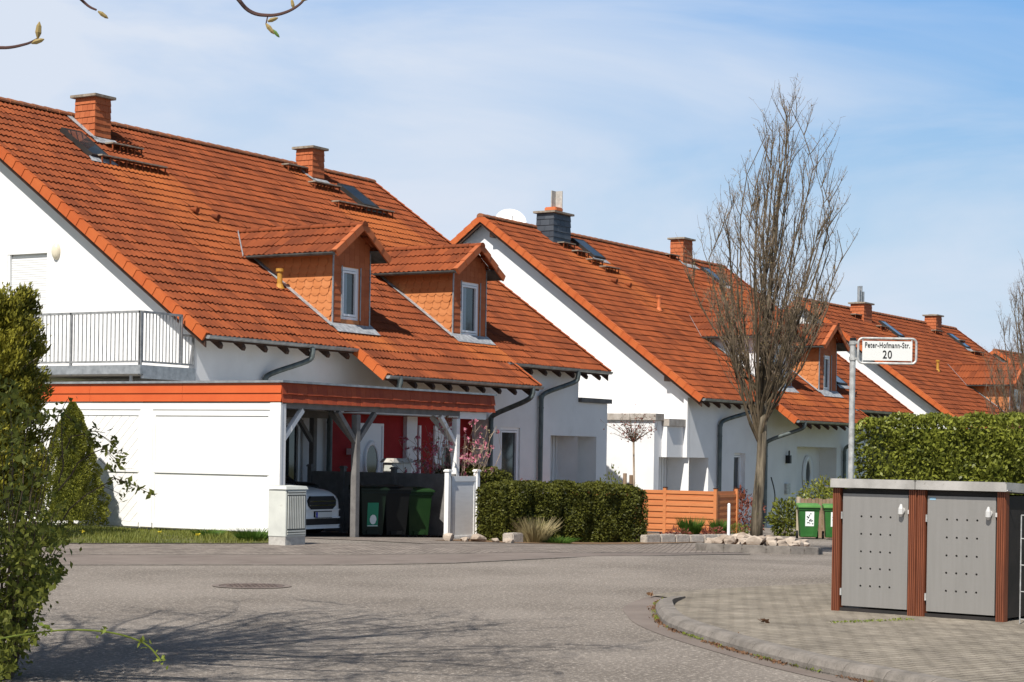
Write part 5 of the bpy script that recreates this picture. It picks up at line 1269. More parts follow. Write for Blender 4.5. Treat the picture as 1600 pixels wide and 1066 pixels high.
r = thing('tall_evergreen', 'tall ragged evergreen at the left edge, taller than the carport', 'evergreen', (23.1, 23.9, 0)); rg = np.random.default_rng(12)
P_ = []; ov = []
m = MB(); m.tube([(22.9, 24.1, -.05), (22.95, 24.1, 3.4)], [.09, .02], 8)
def evergreen(cx_, cy_, R_, H_, n, seed):
    rg = np.random.default_rng(seed); out_p = []; out_o = []
    nb_ = 260
    for k in range(nb_):
        z0 = .15 + (H_ - .5) * rg.random(); a = rg.random() * 2 * np.pi; rr = R_ * (1 - .45 * (z0 / H_) ** 4) * rg.uniform(.75, 1.08)
        tip = np.array([cx_ + np.cos(a) * rr, cy_ + np.sin(a) * rr, z0 + .55 + .25 * rg.random()]); st_ = np.array([cx_ + np.cos(a) * .1, cy_ + np.sin(a) * .1, z0])
        q = n // nb_; t = rg.random(q) ** .45; pts = st_ + (tip - st_) * t[:, None] + rg.normal(size=(q, 3)) * (.05 + .11 * (1 - t))[:, None]
        out_p.append(pts); out_o.append(np.tile((tip - st_) / np.linalg.norm(tip - st_) * 1.5 + np.array([0, 0, .4]), (q, 1)))
    return np.vstack(out_p), np.vstack(out_o)
p, o_ = evergreen(22.9, 24.17, 1.02, 3.78, 80000, 3); leaves('foliage', p, .085, 'leaf_evergreen', r, seed=4, out=o_, asp=.4); 
for k in range(26):
    a = random.random() * 6.28; z0 = random.uniform(.5, 3.2); m.tube([(22.95, 24.1, z0), (22.95 + math.cos(a) * .8, 24.1 + math.sin(a) * .8, z0 + .5)], [.02, .008], 5)
m.build('trunk', 'bark', r)
p, o_ = evergreen(22.1, 24.9, 1.0, 3.1, 16000, 9)
r2 = thing('tall_evergreen', 'second evergreen mostly beyond the left edge, behind the broadleaf shrub', 'evergreen', (22.1, 24.9, 0)); leaves('foliage', p, .10, 'leaf_evergreen', r2, seed=5, out=o_, asp=.32)
m = MB(); m.tube([(22.1, 24.9, -.05), (22.1, 24.9, 3.0)], [.09, .02], 8); m.build('trunk', 'bark', r2)

# broadleaf shrub in the foreground, arching twigs
r = thing('broadleaf_shrub', 'leafy foreground shrub with arching twigs at the lower left', 'shrub', (9.1, 10.0, 0)); rg = np.random.default_rng(21)
m = MB(); LP = []; LO = []
Cs = np.array([9.24, 9.68, 0.0])
def camX(p): return p[0] * math.sin(TH) - p[1] * math.cos(TH)
def stem(p0, p1, sag, r0, nleaf, lp=True, spread=.05, rmin=.002):
    p0 = np.array(p0, float); p1 = np.array(p1, float); pts = []
    for k in range(7):
        t = k / 6; q = p0 + (p1 - p0) * t; q[2] += sag * 4 * t * (1 - t); q += rg.normal(size=3) * .012 * (k > 0); pts.append(q)
    m.tube([tuple(x) for x in pts], [r0 * (1 - .75 * k / 6) + rmin * .3 for k in range(7)], 5)
    for _ in range(nleaf):
        t = rg.random() ** .6; i = min(5, int(t * 6)); q = pts[i] + (pts[i + 1] - pts[i]) * (t * 6 - i)
        if True:
            if q[2] > 1.1 and nleaf > 40 and rg.random() < .7: continue
            LP.append(q + rg.normal(size=3) * spread); LO.append([0, 0, .3])
    return pts
for k in range(70):
    a = rg.random() * 2 * np.pi; rr = .62 * rg.random() ** .5; zt_ = rg.uniform(.35, 1.75) * (1.05 - .25 * rr)
    tip = Cs + np.array([math.cos(a) * rr, math.sin(a) * rr, zt_ + .15]); st_ = Cs + np.array([math.cos(a) * .15, math.sin(a) * .15, 0.0])
    if camX(tip) / (tip[0] * math.cos(TH) + tip[1] * math.sin(TH)) > -.232 + .012 * math.sin(zt_ * 9): tip = tip - np.array([.3, -.5, 0]) * .5
    stem(st_, tip, .12, .006, 60, spread=.06)
# long arching shoots reaching to the right
for (z0, tip, sg_) in ((1.45, (9.66, 9.10, 1.62), .10), (1.0, (9.82, 8.86, 1.28), .16), (1.25, (9.75, 8.98, 1.50), .12), (1.3, (9.5, 9.3, 1.85), .06)):
    pts = stem(Cs + np.array([.3, -.3, z0]), tip, sg_, .0055, 0)
    for _ in range(26):
        t = .55 + .45 * rg.random(); i = min(5, int(t * 6)); q = pts[i] + (pts[i + 1] - pts[i]) * (t * 6 - i); LP.append(q + rg.normal(size=3) * .022); LO.append([0, 0, .3])
    for _ in range(3):
        i = rg.integers(3, 6); e = pts[i] + np.array([.05, -.08, -.08]) + rg.normal(size=3) * .03; m.tube([tuple(pts[i]), tuple(e)], .002, 4)
        for _ in range(9): LP.append(e + rg.normal(size=3) * .018); LO.append([0, 0, .3])
for _ in range(5800):
    z = rg.uniform(-.02, 2.0); lim = np.interp(z, [0, .33, .54, .76, .97, 1.2, 1.87, 2.05], [-.256, -.254, -.243, -.236, -.236, -.247, -.249, -.264]) - .006 * math.sin(z * 17) - .005 * math.sin(z * 31 + 1)
    if z > 1.02 and rg.random() < .80: continue
    Zc = rg.uniform(12.2, 13.6); Xc = Zc * (lim - rg.exponential(.012) + .002); LP.append(np.array([Xc * .521 + Zc * .853, -Xc * .853 + Zc * .521, z])); LO.append([0, 0, .3])
m.build('stems', 'twig', r)
leaves('foliage', LP, .050, 'leaf_broad', r, seed=7, out=np.array(LO), asp=.55)
r = thing('young_shoot', 'arching yellow-green shoot near the bottom left corner', 'shrub', (8.5, 9.3, 0)); m = MB()
pts = [(8.4, 9.0, .30), (8.75, 8.7, .40), (9.0, 8.45, .40), (9.15, 8.25, .33), (9.2, 8.15, .22)]
m.tube(smooth([(8.2, 9.3, 0)] + pts, 5), .006, 6); m.build('stem', 'leaf_fresh', r)
LP = []
for q in pts[1:]:
    for _ in range(9): LP.append(np.array(q) + rg.normal(size=3) * .02)
leaves('foliage', LP, .045, 'leaf_fresh', r, seed=2)

# ------------------------------------------------------------------ trees
def add_branch(mb, rnd_, pts, r0, r1, n=5):
    K = len(pts); mb.tube(pts, [r0 + (r1 - r0) * k / (K - 1) for k in range(K)], n, cap=False)
def fastigiate(name, label, cat, base, H_, Rmax, seed, nl=16, lean=(0, 0), trunk_r=.12, fork=.28, group=None, dens=1.0, buds=True, env=None, zmin=0):
    rd = random.Random(seed); base = Vector(base); root = thing(name, label, cat, tuple(base), group)
    T = MB(); Bm = MB(); Tw = MB(); BP = []
    env = env or (lambda t: Rmax * (math.sin(math.pi * min(1, max(0, (t - .12) / .88)) ** .75) ** .8 * .9 + .1) if t > .12 else Rmax * .15)
    fz = H_ * fork; ln_ = Vector((lean[0], lean[1], 0))
    tp = [base - UP * .1] + [base + UP * (H_ * .75 * k / 8) + ln_ * (k / 8) ** 2 + Vector((rd.gauss(0, .025), rd.gauss(0, .025), 0)) for k in range(1, 9)] + [base + UP * H_ * .97 + ln_ * 1.5]
    T.tube(tp, [trunk_r * 1.3, trunk_r, trunk_r * .92, trunk_r * .8, trunk_r * .62, trunk_r * .48, trunk_r * .36, trunk_r * .26, trunk_r * .17, .006], 10)
    limbs = [(tp, 1.0)]
    def axis_at(z):
        t = min(1.2, max(0, (z) / (H_ * .75))); return base + UP * z + ln_ * t * t
    for i in range(nl):
        outer = i % 5 < 3
        z0 = fz * rd.uniform(.85, 1.05) + H_ * (.10 if outer else .26) * rd.random() ** 1.3; a = i * 2.399 + rd.uniform(-.35, .35)
        zt_ = H_ * (rd.uniform(.52, .86) if outer else rd.uniform(.80, 1.06))
        re = (Rmax * .95 * rd.uniform(.55, 1.0) if outer else Rmax * rd.uniform(.12, .62)); dirv = Vector((math.cos(a), math.sin(a), 0)); p0 = axis_at(z0); pts = [p0]
        for k in range(1, 8):
            t = k / 7; z = z0 + (zt_ - z0) * t; rr = min(re * (1 - (1 - t) ** 1.55), env(z / H_) * 1.05) ; q = axis_at(z) + dirv * rr + Vector((rd.gauss(0, .022), rd.gauss(0, .022), rd.gauss(0, .02))); pts.append(q)
        r0 = trunk_r * rd.uniform(.16, .32); add_branch(Bm, rd, pts, r0, .006, 6); limbs.append((pts, .8))
    # secondaries
    subs = []
    for (pts, w) in limbs:
        ns = int((24 if w == 1 else 13) * dens)
        for j in range(ns):
            t = rd.uniform(.18, .97) if w < 1 else rd.uniform(.30, .98); f = t * (len(pts) - 1); i = min(len(pts) - 2, int(f)); p = pts[i].lerp(pts[i + 1], f - i)
            if p.z - base.z < fz * .8: continue
            a = rd.random() * 2 * math.pi; L_ = H_ * rd.uniform(.05, .13) * (1.15 - .4 * t); up_ = rd.uniform(1.1, 3.0)
            dv = Vector((math.cos(a), math.sin(a), up_)).normalized(); c_ = axis_at(p.z - base.z); ow = Vector((p.x - c_.x, p.y - c_.y, 0))
            if ow.length > .01: dv = (dv + ow.normalized() * .25).normalized()
            q = [p]; cur = dv.copy()
            for k in range(4):
                cur = (cur + UP * .16 + Vector((rd.gauss(0, .09), rd.gauss(0, .09), rd.gauss(0, .05)))).normalized(); q.append(q[-1] + cur * L_ / 4)
            add_branch(Bm, rd, q, .0095, .003, 4); subs.append((q, L_))
    for (q, L_) in subs:
        for j in range(int(6 * dens)):
            t = rd.uniform(.1, 1.0); f = t * 4; i = min(3, int(f)); p = q[i].lerp(q[i + 1], f - i); a = rd.random() * 6.283
            dv = Vector((math.cos(a), math.sin(a), rd.uniform(.9, 3.0))).normalized(); l = rd.uniform(.14, .40); e = p + dv * l; mid = p + dv * l * .5 - UP * .01 + Vector((rd.gauss(0, .012), rd.gauss(0, .012), 0))
            add_branch(Tw, rd, [p, mid, e], .0038, .0018, 3)
            for s3 in range(3):
                f2 = rd.random(); bq = p.lerp(e, f2); BP.append(tuple(bq + Vector((rd.gauss(0, .008), rd.gauss(0, .008), rd.gauss(0, .008)))))
                if rd.random() < .35:
                    dv2 = Vector((rd.gauss(0, 1), rd.gauss(0, 1), rd.uniform(0, 1.5))).normalized(); add_branch(Tw, rd, [bq, bq + dv2 * rd.uniform(.05, .16)], .003, .002, 3)
    T.build('trunk', 'bark', root, smooth=True)
    br = Bm.build('branches', 'twig', root); Tw.build('twigs', 'finetwig', br)
    if buds: leaves('buds', BP, .022, 'bud', br, seed=seed, asp=.6)
    return root
env1 = lambda t: float(np.interp(t, [0, .22, .28, .36, .46, .60, .72, .84, .93, 1.0], [.08, .10, .60, 1.15, 1.56, 1.50, 1.12, .70, .40, .08]))
fastigiate('bare_street_tree', 'tall bare upright tree growing from the stone-filled island', 'tree', (34.15, 15.35, -.12), 8.35, 1.68, 5, nl=50, lean=(.15, -.25), trunk_r=.105, fork=.26, env=env1, dens=.95)
fastigiate('bare_tree', 'bare tree at the right edge behind the laurel hedge', 'tree', (58.9, 17.3, g(58)), 8.0, 1.9, 9, nl=34, trunk_r=.13, fork=.25, dens=1.3, buds=False)

# small standard tree behind the hedge
ST = thing('young_standard_tree', 'young round-headed tree tied to stakes, between the hedge and slat fence', 'tree', (38.35, 20.22, g(38)))
# placed by its crown: trunk straight up
bx_, by_ = 38.35, 20.22; rd = random.Random(4); m = MB(); zb_ = g(37) - .05; hz = 2.0
m.tube([(bx_, by_, zb_), (bx_ + .01, by_, 1.0), (bx_, by_ + .02, 1.85)], [.028, .024, .022], 8); m.build('trunk', 'twig2', ST)
m = MB(); LP = []
for k in range(26):
    a = rd.random() * 6.28; up_ = rd.uniform(.35, 2.2); dv = Vector((math.cos(a), math.sin(a), up_)).normalized(); L_ = rd.uniform(.4, .75); p = Vector((bx_, by_ + .02, 1.83)); q = [p]
    for j in range(3): dv = (dv + Vector((rd.gauss(0, .15), rd.gauss(0, .15), -.05))).normalized(); q.append(q[-1] + dv * L_ / 3)
    add_branch(m, rd, q, .009, .003, 4)
    for j in range(7):
        i = rd.randint(1, 3); e = q[i] + Vector((rd.gauss(0, .09), rd.gauss(0, .09), rd.gauss(0, .08))); add_branch(m, rd, [q[i], e], .003, .002, 3)
        if rd.random() < .75: LP += [tuple(e + Vector((rd.gauss(0, .02), rd.gauss(0, .02), rd.gauss(0, .02)))) for _ in range(2)]
for (dx, dy, z) in ((0, 0, 2.75), (.03, 0, 2.68), (0, .03, 2.6)): LP.append((bx_ + dx, by_ + dy, z))
m.tube([(bx_, by_, 2.2), (bx_, by_, 2.75)], .003, 4)
m.build('branches', 'twig', ST); leaves('leaves', LP, .055, 'leaf_red', ST, seed=3)
for (dx, dy, h) in ((-.12, .16, 1.14), (.1, .12, 1.1)):
    s5 = thing('tree_stake', 'pale wooden stake left of the young tree trunk' if dx < 0 else 'pale wooden stake just behind the young tree trunk', 'stake', (bx_ + dx, by_ + dy, g(37)), 'stakes of the young tree')
    mm_ = MB(); mm_.tube([(bx_ + dx, by_ + dy, g(37) - .05), (bx_ + dx, by_ + dy, h)], .045, 8); mm_.build('stake', 'fence_b', s5)
    if dx < 0: mm_ = MB(); mm_.tube([(bx_ + dx, by_ + dy, h - .22), (bx_, by_, h - .26)], .012, 5); mm_.build('tie', 'black', s5)

# shadow-casting budding tree whose drooping twigs hang into the top of the view
BT = thing('budding_tree', 'budding tree whose dark twigs hang into the sky at the top left', 'tree', (6.6, 9.9, 0)); rd = random.Random(17)
m = MB(); tp = [(6.6, 9.9, -.1), (6.62, 9.85, 1.2), (6.7, 9.7, 2.6), (6.8, 9.4, 4.0), (6.9, 9.2, 5.6), (7, 9.1, 7)]
m.tube(tp, [.15, .13, .11, .085, .05, .02], 10); m.build('trunk', 'bark', BT)
m = MB(); LB = []
def inview(p):
    Z = p[0] * math.cos(TH) + p[1] * math.sin(TH); X = camX(p); return Z > 1 and abs(X) < .285 * Z and p[2] < 1.6 + .255 * Z
for k in range(54):
    a = rd.uniform(-1.9, .9) if k % 4 else rd.random() * 6.28; z0 = rd.uniform(2.6, 5.5); p = Vector((6.75, 9.5, z0)); dv = Vector((math.cos(a), math.sin(a), rd.uniform(.25, .8))).normalized(); L_ = rd.uniform(2.0, 4.2); q = [p]
    for j in range(7):
        dv = (dv + Vector((rd.gauss(0, .14), rd.gauss(0, .14), rd.gauss(0, .10)))).normalized(); nx = q[-1] + dv * L_ / 7
        if inview(nx): dv.z = abs(dv.z) + .8; dv.normalize(); nx = q[-1] + dv * L_ / 7
        if inview(nx): break
        q.append(nx)
    if len(q) < 3: continue
    add_branch(m, rd, q, .032, .008, 6)
    for j in range(18):
        i = rd.randint(1, len(q) - 1); e = q[i] + Vector((rd.gauss(0, .38), rd.gauss(0, .38), rd.gauss(.18, .3))); md = q[i].lerp(e, .5) + Vector((rd.gauss(0, .04), rd.gauss(0, .04), .04))
        if inview(e) or inview(md): continue
        add_branch(m, rd, [q[i], md, e], .009, .003, 4)
        for _ in range(5):
            e2 = e + Vector((rd.gauss(0, .16), rd.gauss(0, .16), rd.gauss(.05, .13)))
            if inview(e2): continue
            add_branch(m, rd, [md.lerp(e, rd.random()), e2], .004, .002, 3); LB += [tuple(e2 + Vector((rd.gauss(0, .02), rd.gauss(0, .02), rd.gauss(0, .02)))) for _ in range(3)]
# three drooping twigs that reach into the picture
tw = [[(6.2, 7.4, 3.9), (5.62, 6.35, 3.35), (5.60, 6.1, 3.20), (5.72, 5.99, 3.185), (5.77, 5.9, 3.20), (5.80, 5.86, 3.225)],
      [(6.3, 7.2, 4.2), (5.9, 6.1, 3.8), (5.86, 5.75, 3.45), (5.90, 5.69, 3.37), (5.92, 5.65, 3.345)],
      [(6.5, 7.0, 4.3), (6.2, 5.6, 3.75), (6.20, 5.20, 3.45), (6.25, 5.12, 3.355), (6.29, 5.05, 3.335), (6.33, 4.985, 3.35), (6.36, 4.93, 3.39), (6.38, 4.90, 3.45)],
      [(6.29, 5.05, 3.335), (6.285, 5.055, 3.30)]]
for q in tw: m.tube(smooth(q, 6), [.011 - .007 * k / (len(q) * 6 - 6) for k in range((len(q) - 1) * 6 + 1)] if len(q) > 3 else .003, 6)
m.build('branches', 'darktwig', BT); leaves('leaves', LB, .045, 'leaf_fresh', BT, seed=8)
for (p, d, L_, mm_) in (((5.80, 5.86, 3.225), (.05, -.06, .9), .07, 'bud'), ((5.785, 5.88, 3.205), (.4, -.6, .25), .055, 'bud'), ((5.925, 5.645, 3.34), (.3, -.5, -.4), .05, 'bud'), ((6.285, 5.055, 3.30), (.2, -.4, -.55), .055, 'bud'), ((6.30, 5.03, 3.275), (.2, -.3, -.4), .04, 'budgreen'), ((6.29, 5.05, 3.31), (.4, -.7, .3), .045, 'bud'), ((6.36, 4.93, 3.395), (.3, -.5, .5), .06, 'bud'), ((6.375, 4.905, 3.42), (.4, -.5, .1), .05, 'bud'), ((6.345, 4.96, 3.365), (-.1, .1, .6), .04, 'bud')):
    mb_ = MB(); p = Vector(p); d = Vector(d).normalized(); mb_.tube([p, p + d * L_ * .35, p + d * L_ * .75, p + d * L_], [.004, L_ * .2, L_ * .16, .002], 6); mb_.build('bud', mm_, BT)

# pink flowering shrub beside the carport post
r = thing('magnolia_shrub', 'pink flowering magnolia shrub behind the right carport post', 'shrub', (35.3, 23.1, g(35.3))); rd = random.Random(6); m = MB(); PP = []; LP = []
for k in range(46):
    a = rd.random() * 6.28; L_ = rd.uniform(1.3, 2.3); dv = Vector((math.cos(a) * .5, math.sin(a) * .7, 1.5)).normalized(); q = [Vector((35.3, 23.1, -.3))]
    for j in range(5): dv = (dv + Vector((rd.gauss(0, .1), rd.gauss(0, .1), .03))).normalized(); q.append(q[-1] + dv * L_ / 4.4)
    add_branch(m, rd, q, .012, .004, 5)
    for j in range(10):
        i = rd.randint(2, 5); e = q[i] + Vector((rd.gauss(0, .1), rd.gauss(0, .1), abs(rd.gauss(0, .14)))); add_branch(m, rd, [q[i], e], .005, .003, 3)
        for _ in range(2): LP.append(tuple(e + Vector((rd.gauss(0, .02), rd.gauss(0, .02), rd.gauss(0, .02)))))
        if rd.random() < .42: PP += [tuple(e + Vector((rd.gauss(0, .025), rd.gauss(0, .025), rd.gauss(0, .03)))) for _ in range(7)]
m.build('branches', 'twig2', r); leaves('blossom', PP, .085, 'petal_pink', r, seed=2, up=.6); leaves('leaf_buds', LP, .05, 'dry', r, seed=3)

def tuft(name, label, cat, c, R_, H_, n, mname, group=None, seed=1, stuff=False, spread=.6, w=.008):
    rg = np.random.default_rng(seed); a = rg.random(n) * 2 * np.pi; rr = R_ * rg.random(n) ** .5; b0 = np.stack([c[0] + np.cos(a) * rr * .5, c[1] + np.sin(a) * rr * .5, np.full(n, c[2] - .01)], 1)
    h = H_ * rg.uniform(.5, 1.1, n); tip = b0 + np.stack([np.cos(a) * rr * spread + rg.normal(size=n) * .02, np.sin(a) * rr * spread + rg.normal(size=n) * .02, h], 1)
    wv = np.stack([-np.sin(a + .8), np.cos(a + .8), 0 * a], 1) * w * rg.uniform(.7, 1.4, n)[:, None]; mid = (b0 + tip) / 2 + np.array([0, 0, .12 * H_])
    V = np.stack([b0 - wv, b0 + wv, mid + wv * .8, mid - wv * .8, mid - wv * .8, mid + wv * .8, tip + wv * .15, tip - wv * .15], 1).reshape(-1, 3); FQ = np.arange(n * 8).reshape(-1, 4); r = np.repeat(rg.random(n), 2)
    o = fastmesh(name, V, FQ, r, mname, None, (c[0], c[1], c[2])); tag(o, label, cat, group, 'stuff' if stuff else None); return o

# grass verge in front of the carport wall
sheet('grass_verge', [(20.0, 24.6), (21.9, 22.75), (23.9, 21.1), (24.75, 20.3), (25.5, 20.0), (26.4, 20.6), (28.6, 22.5), (28.6, 30), (20, 30)], .008, 'ground')
rg = np.random.default_rng(41)
def in_verge(x, y):
    e = np.interp(x, [20, 21.9, 23.9, 24.75, 25.5, 26.4, 28.6], [24.6, 22.75, 21.15, 20.4, 20.1, 20.75, 22.6]); return (y > e - .02) & (y < e + 7) & (x < 28.58)
X = rg.uniform(20, 28.6, 90000); Y = rg.uniform(20, 30, 90000); k_ = in_verge(X, Y) & (np.sin(X * 3) * np.sin(Y * 2.7) + rg.normal(size=len(X)) * .6 > -.5); X, Y = X[k_][:34000], Y[k_][:34000]; n = len(X)
Zg = np.array([g(x) for x in X]); a = rg.random(n) * 6.28; h = rg.uniform(.03, .085, n) * (1 + .5 * np.sin(X * 2.1) * np.sin(Y * 1.7)); b0 = np.stack([X, Y, Zg], 1); tip = b0 + np.stack([np.cos(a) * h * .5, np.sin(a) * h * .5, h], 1)
wv = np.stack([-np.sin(a), np.cos(a), 0 * a], 1) * .006; mid = (b0 + tip) / 2 + np.array([0, 0, .01])
V = np.stack([b0 - wv, b0 + wv, tip + wv * .2, tip - wv * .2], 1).reshape(-1, 3)
tag(fastmesh('grass', V, np.arange(n * 4).reshape(-1, 4), rg.random(n), 'grassblade'), 'short grass on the verge below the white carport wall', 'grass', kind='stuff')
tuft('weed_clump', 'taller weed clump on the grass beside the utility cabinet', 'weeds', (25.6, 20.7, 0), .38, .22, 420, 'grassdark', seed=3)
tuft('weed_clump', 'low weed clump on the verge under the plain white panel', 'weeds', (26.6, 22.5, -.02), .35, .15, 260, 'grassdark', seed=4)
for i, (x, y, lb) in enumerate(((24.9, 21.3, 'yellow dandelion nearest the utility cabinet'), (25.2, 22.4, 'yellow dandelion in the middle of the grass verge'), (24.3, 23.3, 'yellow dandelion on the verge nearest the conical conifer'))):
    r = thing('dandelion', lb, 'flower', (x, y, 0), 'dandelions on the verge'); m = MB(); m.tube([(x, y, 0), (x, y, .1)], .004, 5); m.build('stem', 'leaf_fresh', r)
    leaves('flower_head', np.array([x, y, .11]) + np.random.default_rng(i).normal(size=(40, 3)) * (.018, .018, .008), .03, 'petal_yellow', r, seed=i)

# planting bed by the hedge, boulders, granite edging
sheet('flower_bed', [(34.9, 22.6), (34.2, 21.6), (31.3, 20.9), (32.2, 19.25), (33.6, 18.95), (37.3, 18.95), (40.9, 18.95), (41.2, 19.6), (46.3, 24.4), (45.9, 26.6), (34.9, 26.6)], .012, 'soil')
def rock_mesh(seed, flat=.7):
    bm = bmesh.new(); bmesh.ops.create_icosphere(bm, subdivisions=2, radius=1); rd = random.Random(seed); ax = [Vector((rd.gauss(0, 1), rd.gauss(0, 1), rd.gauss(0, 1))).normalized() for _ in range(11)]; cut = [rd.uniform(.42, .8) for _ in ax]
    for v in bm.verts:
        for a_, c_ in zip(ax, cut):
            d = v.co.dot(a_)
            if d > c_: v.co -= a_ * (d - c_) * .97
        v.co *= 1 + rd.gauss(0, .025); v.co.z *= flat
    me = bpy.data.meshes.new('rock'); bm.to_mesh(me); bm.free(); a_ = me.attributes.new('rnd', 'FLOAT', 'FACE'); a_.data.foreach_set('value', [rd.random()] * len(me.polygons)); me.materials.append(M['rock']); return me
RM = [rock_mesh(k) for k in range(7)]
def rock(x, y, z, s, label, group, k, name='boulder', rz=0):
    o = bpy.data.objects.new(name, RM[k % 7]); COL.objects.link(o); o.location = (x, y, z); o.scale = (s, s * .8, s * .85); o.rotation_euler = (0, 0, rz); return tag(o, label, 'stone', group)
rd = random.Random(2)
P1s = [((31.5, 20.62), .17), ((31.5, 20.25), .13), ((31.9, 20.22), .17), ((32.15, 20.3), .13), ((31.9, 19.8), .13), ((32.0, 19.55), .15), ((31.95, 20.55), .12)]
for k, ((x, y), s) in enumerate(P1s): rock(x, y, g(x) + s * .35, s, 'rounded stone in the small heap at the foot of the right carport post', 'stones at the carport post', k, rz=k)
m = MB(); m.box(32.45, 32.85, 19.75, 20.0, g(32.6) - .02, g(32.6) + .19); o = m.build('stone_block', 'granite', None, origin=(32.65, 19.9, g(32.6)), bevel=.02); tag(o, 'rough granite block in front of the hedge beside the dry plant', 'stone block')
# edging blocks
Eb = [(37.3, 19.42), (41.15, 18.85)]; nB = 7
for k in range(nB):
    t = (k + .5) / nB; x = Eb[0][0] + (Eb[1][0] - Eb[0][0]) * t; y = Eb[0][1] + (Eb[1][1] - Eb[0][1]) * t; d = Vector((Eb[1][0] - Eb[0][0], Eb[1][1] - Eb[0][1], 0)); L_ = d.length / nB; d.normalize()
    m = MB(); m.obox((x, y, g(x) + .075), d, (-d.y, d.x, 0), UP, L_ / 2 - .012, .09, .10 + random.uniform(-.01, .01)); o = m.build('granite_block', 'granite', None, origin=(x, y, g(x)), bevel=.018)
    tag(o, 'rough granite edging block below the orange slat fence', 'stone block', 'granite edging blocks')
tuft('dry_perennial', 'dry straw-coloured perennial clump in front of the hedge', 'plant', (33.2, 19.7, g(33.2)), .42, .50, 420, 'dry', seed=7, spread=.9, w=.007)
tuft('green_plant_clump', 'low green plants at the base of the dry clump', 'plant', (33.6, 19.45, g(33.6)), .5, .15, 360, 'grassdark', seed=8)
tuft('grass_tuft', 'larger bright green grass tuft in front of the slat fence', 'plant', (41.2, 20.2, g(41) + .1), .36, .42, 500, 'grassdark', 'grass tufts by the slat fence', 9)
tuft('grass_tuft', 'smaller bright green grass tuft nearer the fence corner post', 'plant', (43.2, 20.4, g(43) + .08), .28, .38, 420, 'grassdark', 'grass tufts by the slat fence', 10)
rg = np.random.default_rng(14)
def plant(name, label, c, rad, n, size, mname, seed):
    r = thing(name, label, 'plant', c); rg = np.random.default_rng(seed); leaves('foliage', shrub_pts(n, (c[0], c[1], c[2] + rad[2] * .8), rad, rg), size, mname, r, seed=seed); m = MB()
    for k in range(6): a = k; m.tube([(c[0], c[1], c[2] - .03), (c[0] + math.cos(a) * rad[0] * .6, c[1] + math.sin(a) * rad[1] * .6, c[2] + rad[2])], .008, 4)
    m.build('stems', 'twig', r); return r
plant('red_leaved_plant', 'reddish low plant between the two grass tufts', (42.2, 20.1, g(42) + .02), (.6, .3, .14), 500, .06, 'leaf_red', 3)
plant('red_leaved_plant', 'reddish low plant left of the larger grass tuft', (39.9, 19.9, g(40) + .02), (.5, .3, .14), 380, .06, 'leaf_red', 4)
plant('green_garden_plant', 'dark green plant at the fence corner beside the white post', (45.0, 20.8, g(45)), (.6, .4, .2), 600, .06, 'leaf_broad', 5)
plant('purple_shrub', 'purple-leaved shrub behind the bare tree trunk', (50.0, 22.9, g(50)), (.8, .6, .62), 900, .11, 'leaf_red', 6)
plant('yellow_green_shrub', 'spring shrub with yellow flowers left of the picket fence', (48.5, 20.9, g(48)), (.55, .5, .5), 1500, .10, 'leaf_laurel', 7)
plant('rose_bush', 'leafy green bush rising behind the right end of the hedge', (39.3, 21.3, g(39)), (.75, .5, .85), 1500, .07, 'leaf_broad', 8)
plant('round_shrub', 'dark shrub before the porch of the middle house', (55.5, 22.6, g(55)), (.8, .8, .95), 1800, .1, 'leaf_conifer', 9)
r = plant('window_box_flowers', 'red flowers above the hedge in front of the tall window', (41.8, 25.2, .2), (.5, .3, .35), 300, .06, 'leaf_red', 10)
plant('potted_plant', 'green leaves showing above the carport fence', (37.0, 25.3, .35), (.7, .3, .35), 500, .08, 'leaf_broad', 12)
MBx = thing('mailbox', 'cream mailbox with a curved lid behind the carport fence', 'mailbox', (37.9, 26.4, g(38)))
m = MB(); m.box(37.55, 38.35, 26.2, 26.5, .95, 1.28); m.build('box', 'cab', MBx, bevel=.02)
m = MB(); m.add([(37.5, 26.15, 1.28), (38.4, 26.15, 1.28), (38.4, 26.55, 1.28), (37.5, 26.55, 1.28), (37.6, 26.2, 1.38), (38.3, 26.2, 1.38), (38.3, 26.5, 1.38), (37.6, 26.5, 1.38)], [(4, 5, 6, 7), (0, 1, 5, 4), (1, 2, 6, 5), (2, 3, 7, 6), (3, 0, 4, 7)]); m.build('lid', 'slab', MBx)
m = MB(); m.box(37.8, 38.1, 26.3, 26.4, -.5, .95); m.build('stand', 'galv', MBx)

# orange slat fence
OF = thing('slat_fence', 'orange stained horizontal slat fence right of the thuja hedge', 'fence', (46.3, 22.1, g(46)))
XF = 46.3; yc = 21.98; z0 = g(46.3) - .02; HH = 1.16
def slats(p0, p1, za, zb_, n, mb):
    p0 = Vector((*p0, 0)); p1 = Vector((*p1, 0)); d = (p1 - p0); L_ = d.length; d.normalize(); nn = Vector((-d.y, d.x, 0)); h = (zb_ - za) / n
    for k in range(n):
        r = random.random(); mb.obox((p0 + p1) / 2 + UP * (za + h * (k + .5)) + nn * (-.024 if k % 2 else 0) * (1 if nn.x > 0 or nn.y < -.5 else -1), d, nn, UP, L_ / 2, .011, h / 2 + (.004 if k % 2 else -.003), r)
m = MB(); slats((XF, 22.03), (XF, 23.42), z0 + .05, z0 + HH, 14, m); slats((XF, 23.5), (XF, 24.9), z0 + .05, z0 + HH, 14, m); slats((XF, 24.98), (XF, 26.4), z0 + .05, z0 + HH, 14, m)
slats((XF + .06, yc), (XF + 1.25, yc), z0 + .05, z0 + HH, 14, m); m.build('slat_panel', 'fence_o', OF)
m = MB(); m.box(XF - .02, XF + .0, 22.7, 22.75, z0, z0 + HH - .3); m.build('batten', 'fence_o', OF)
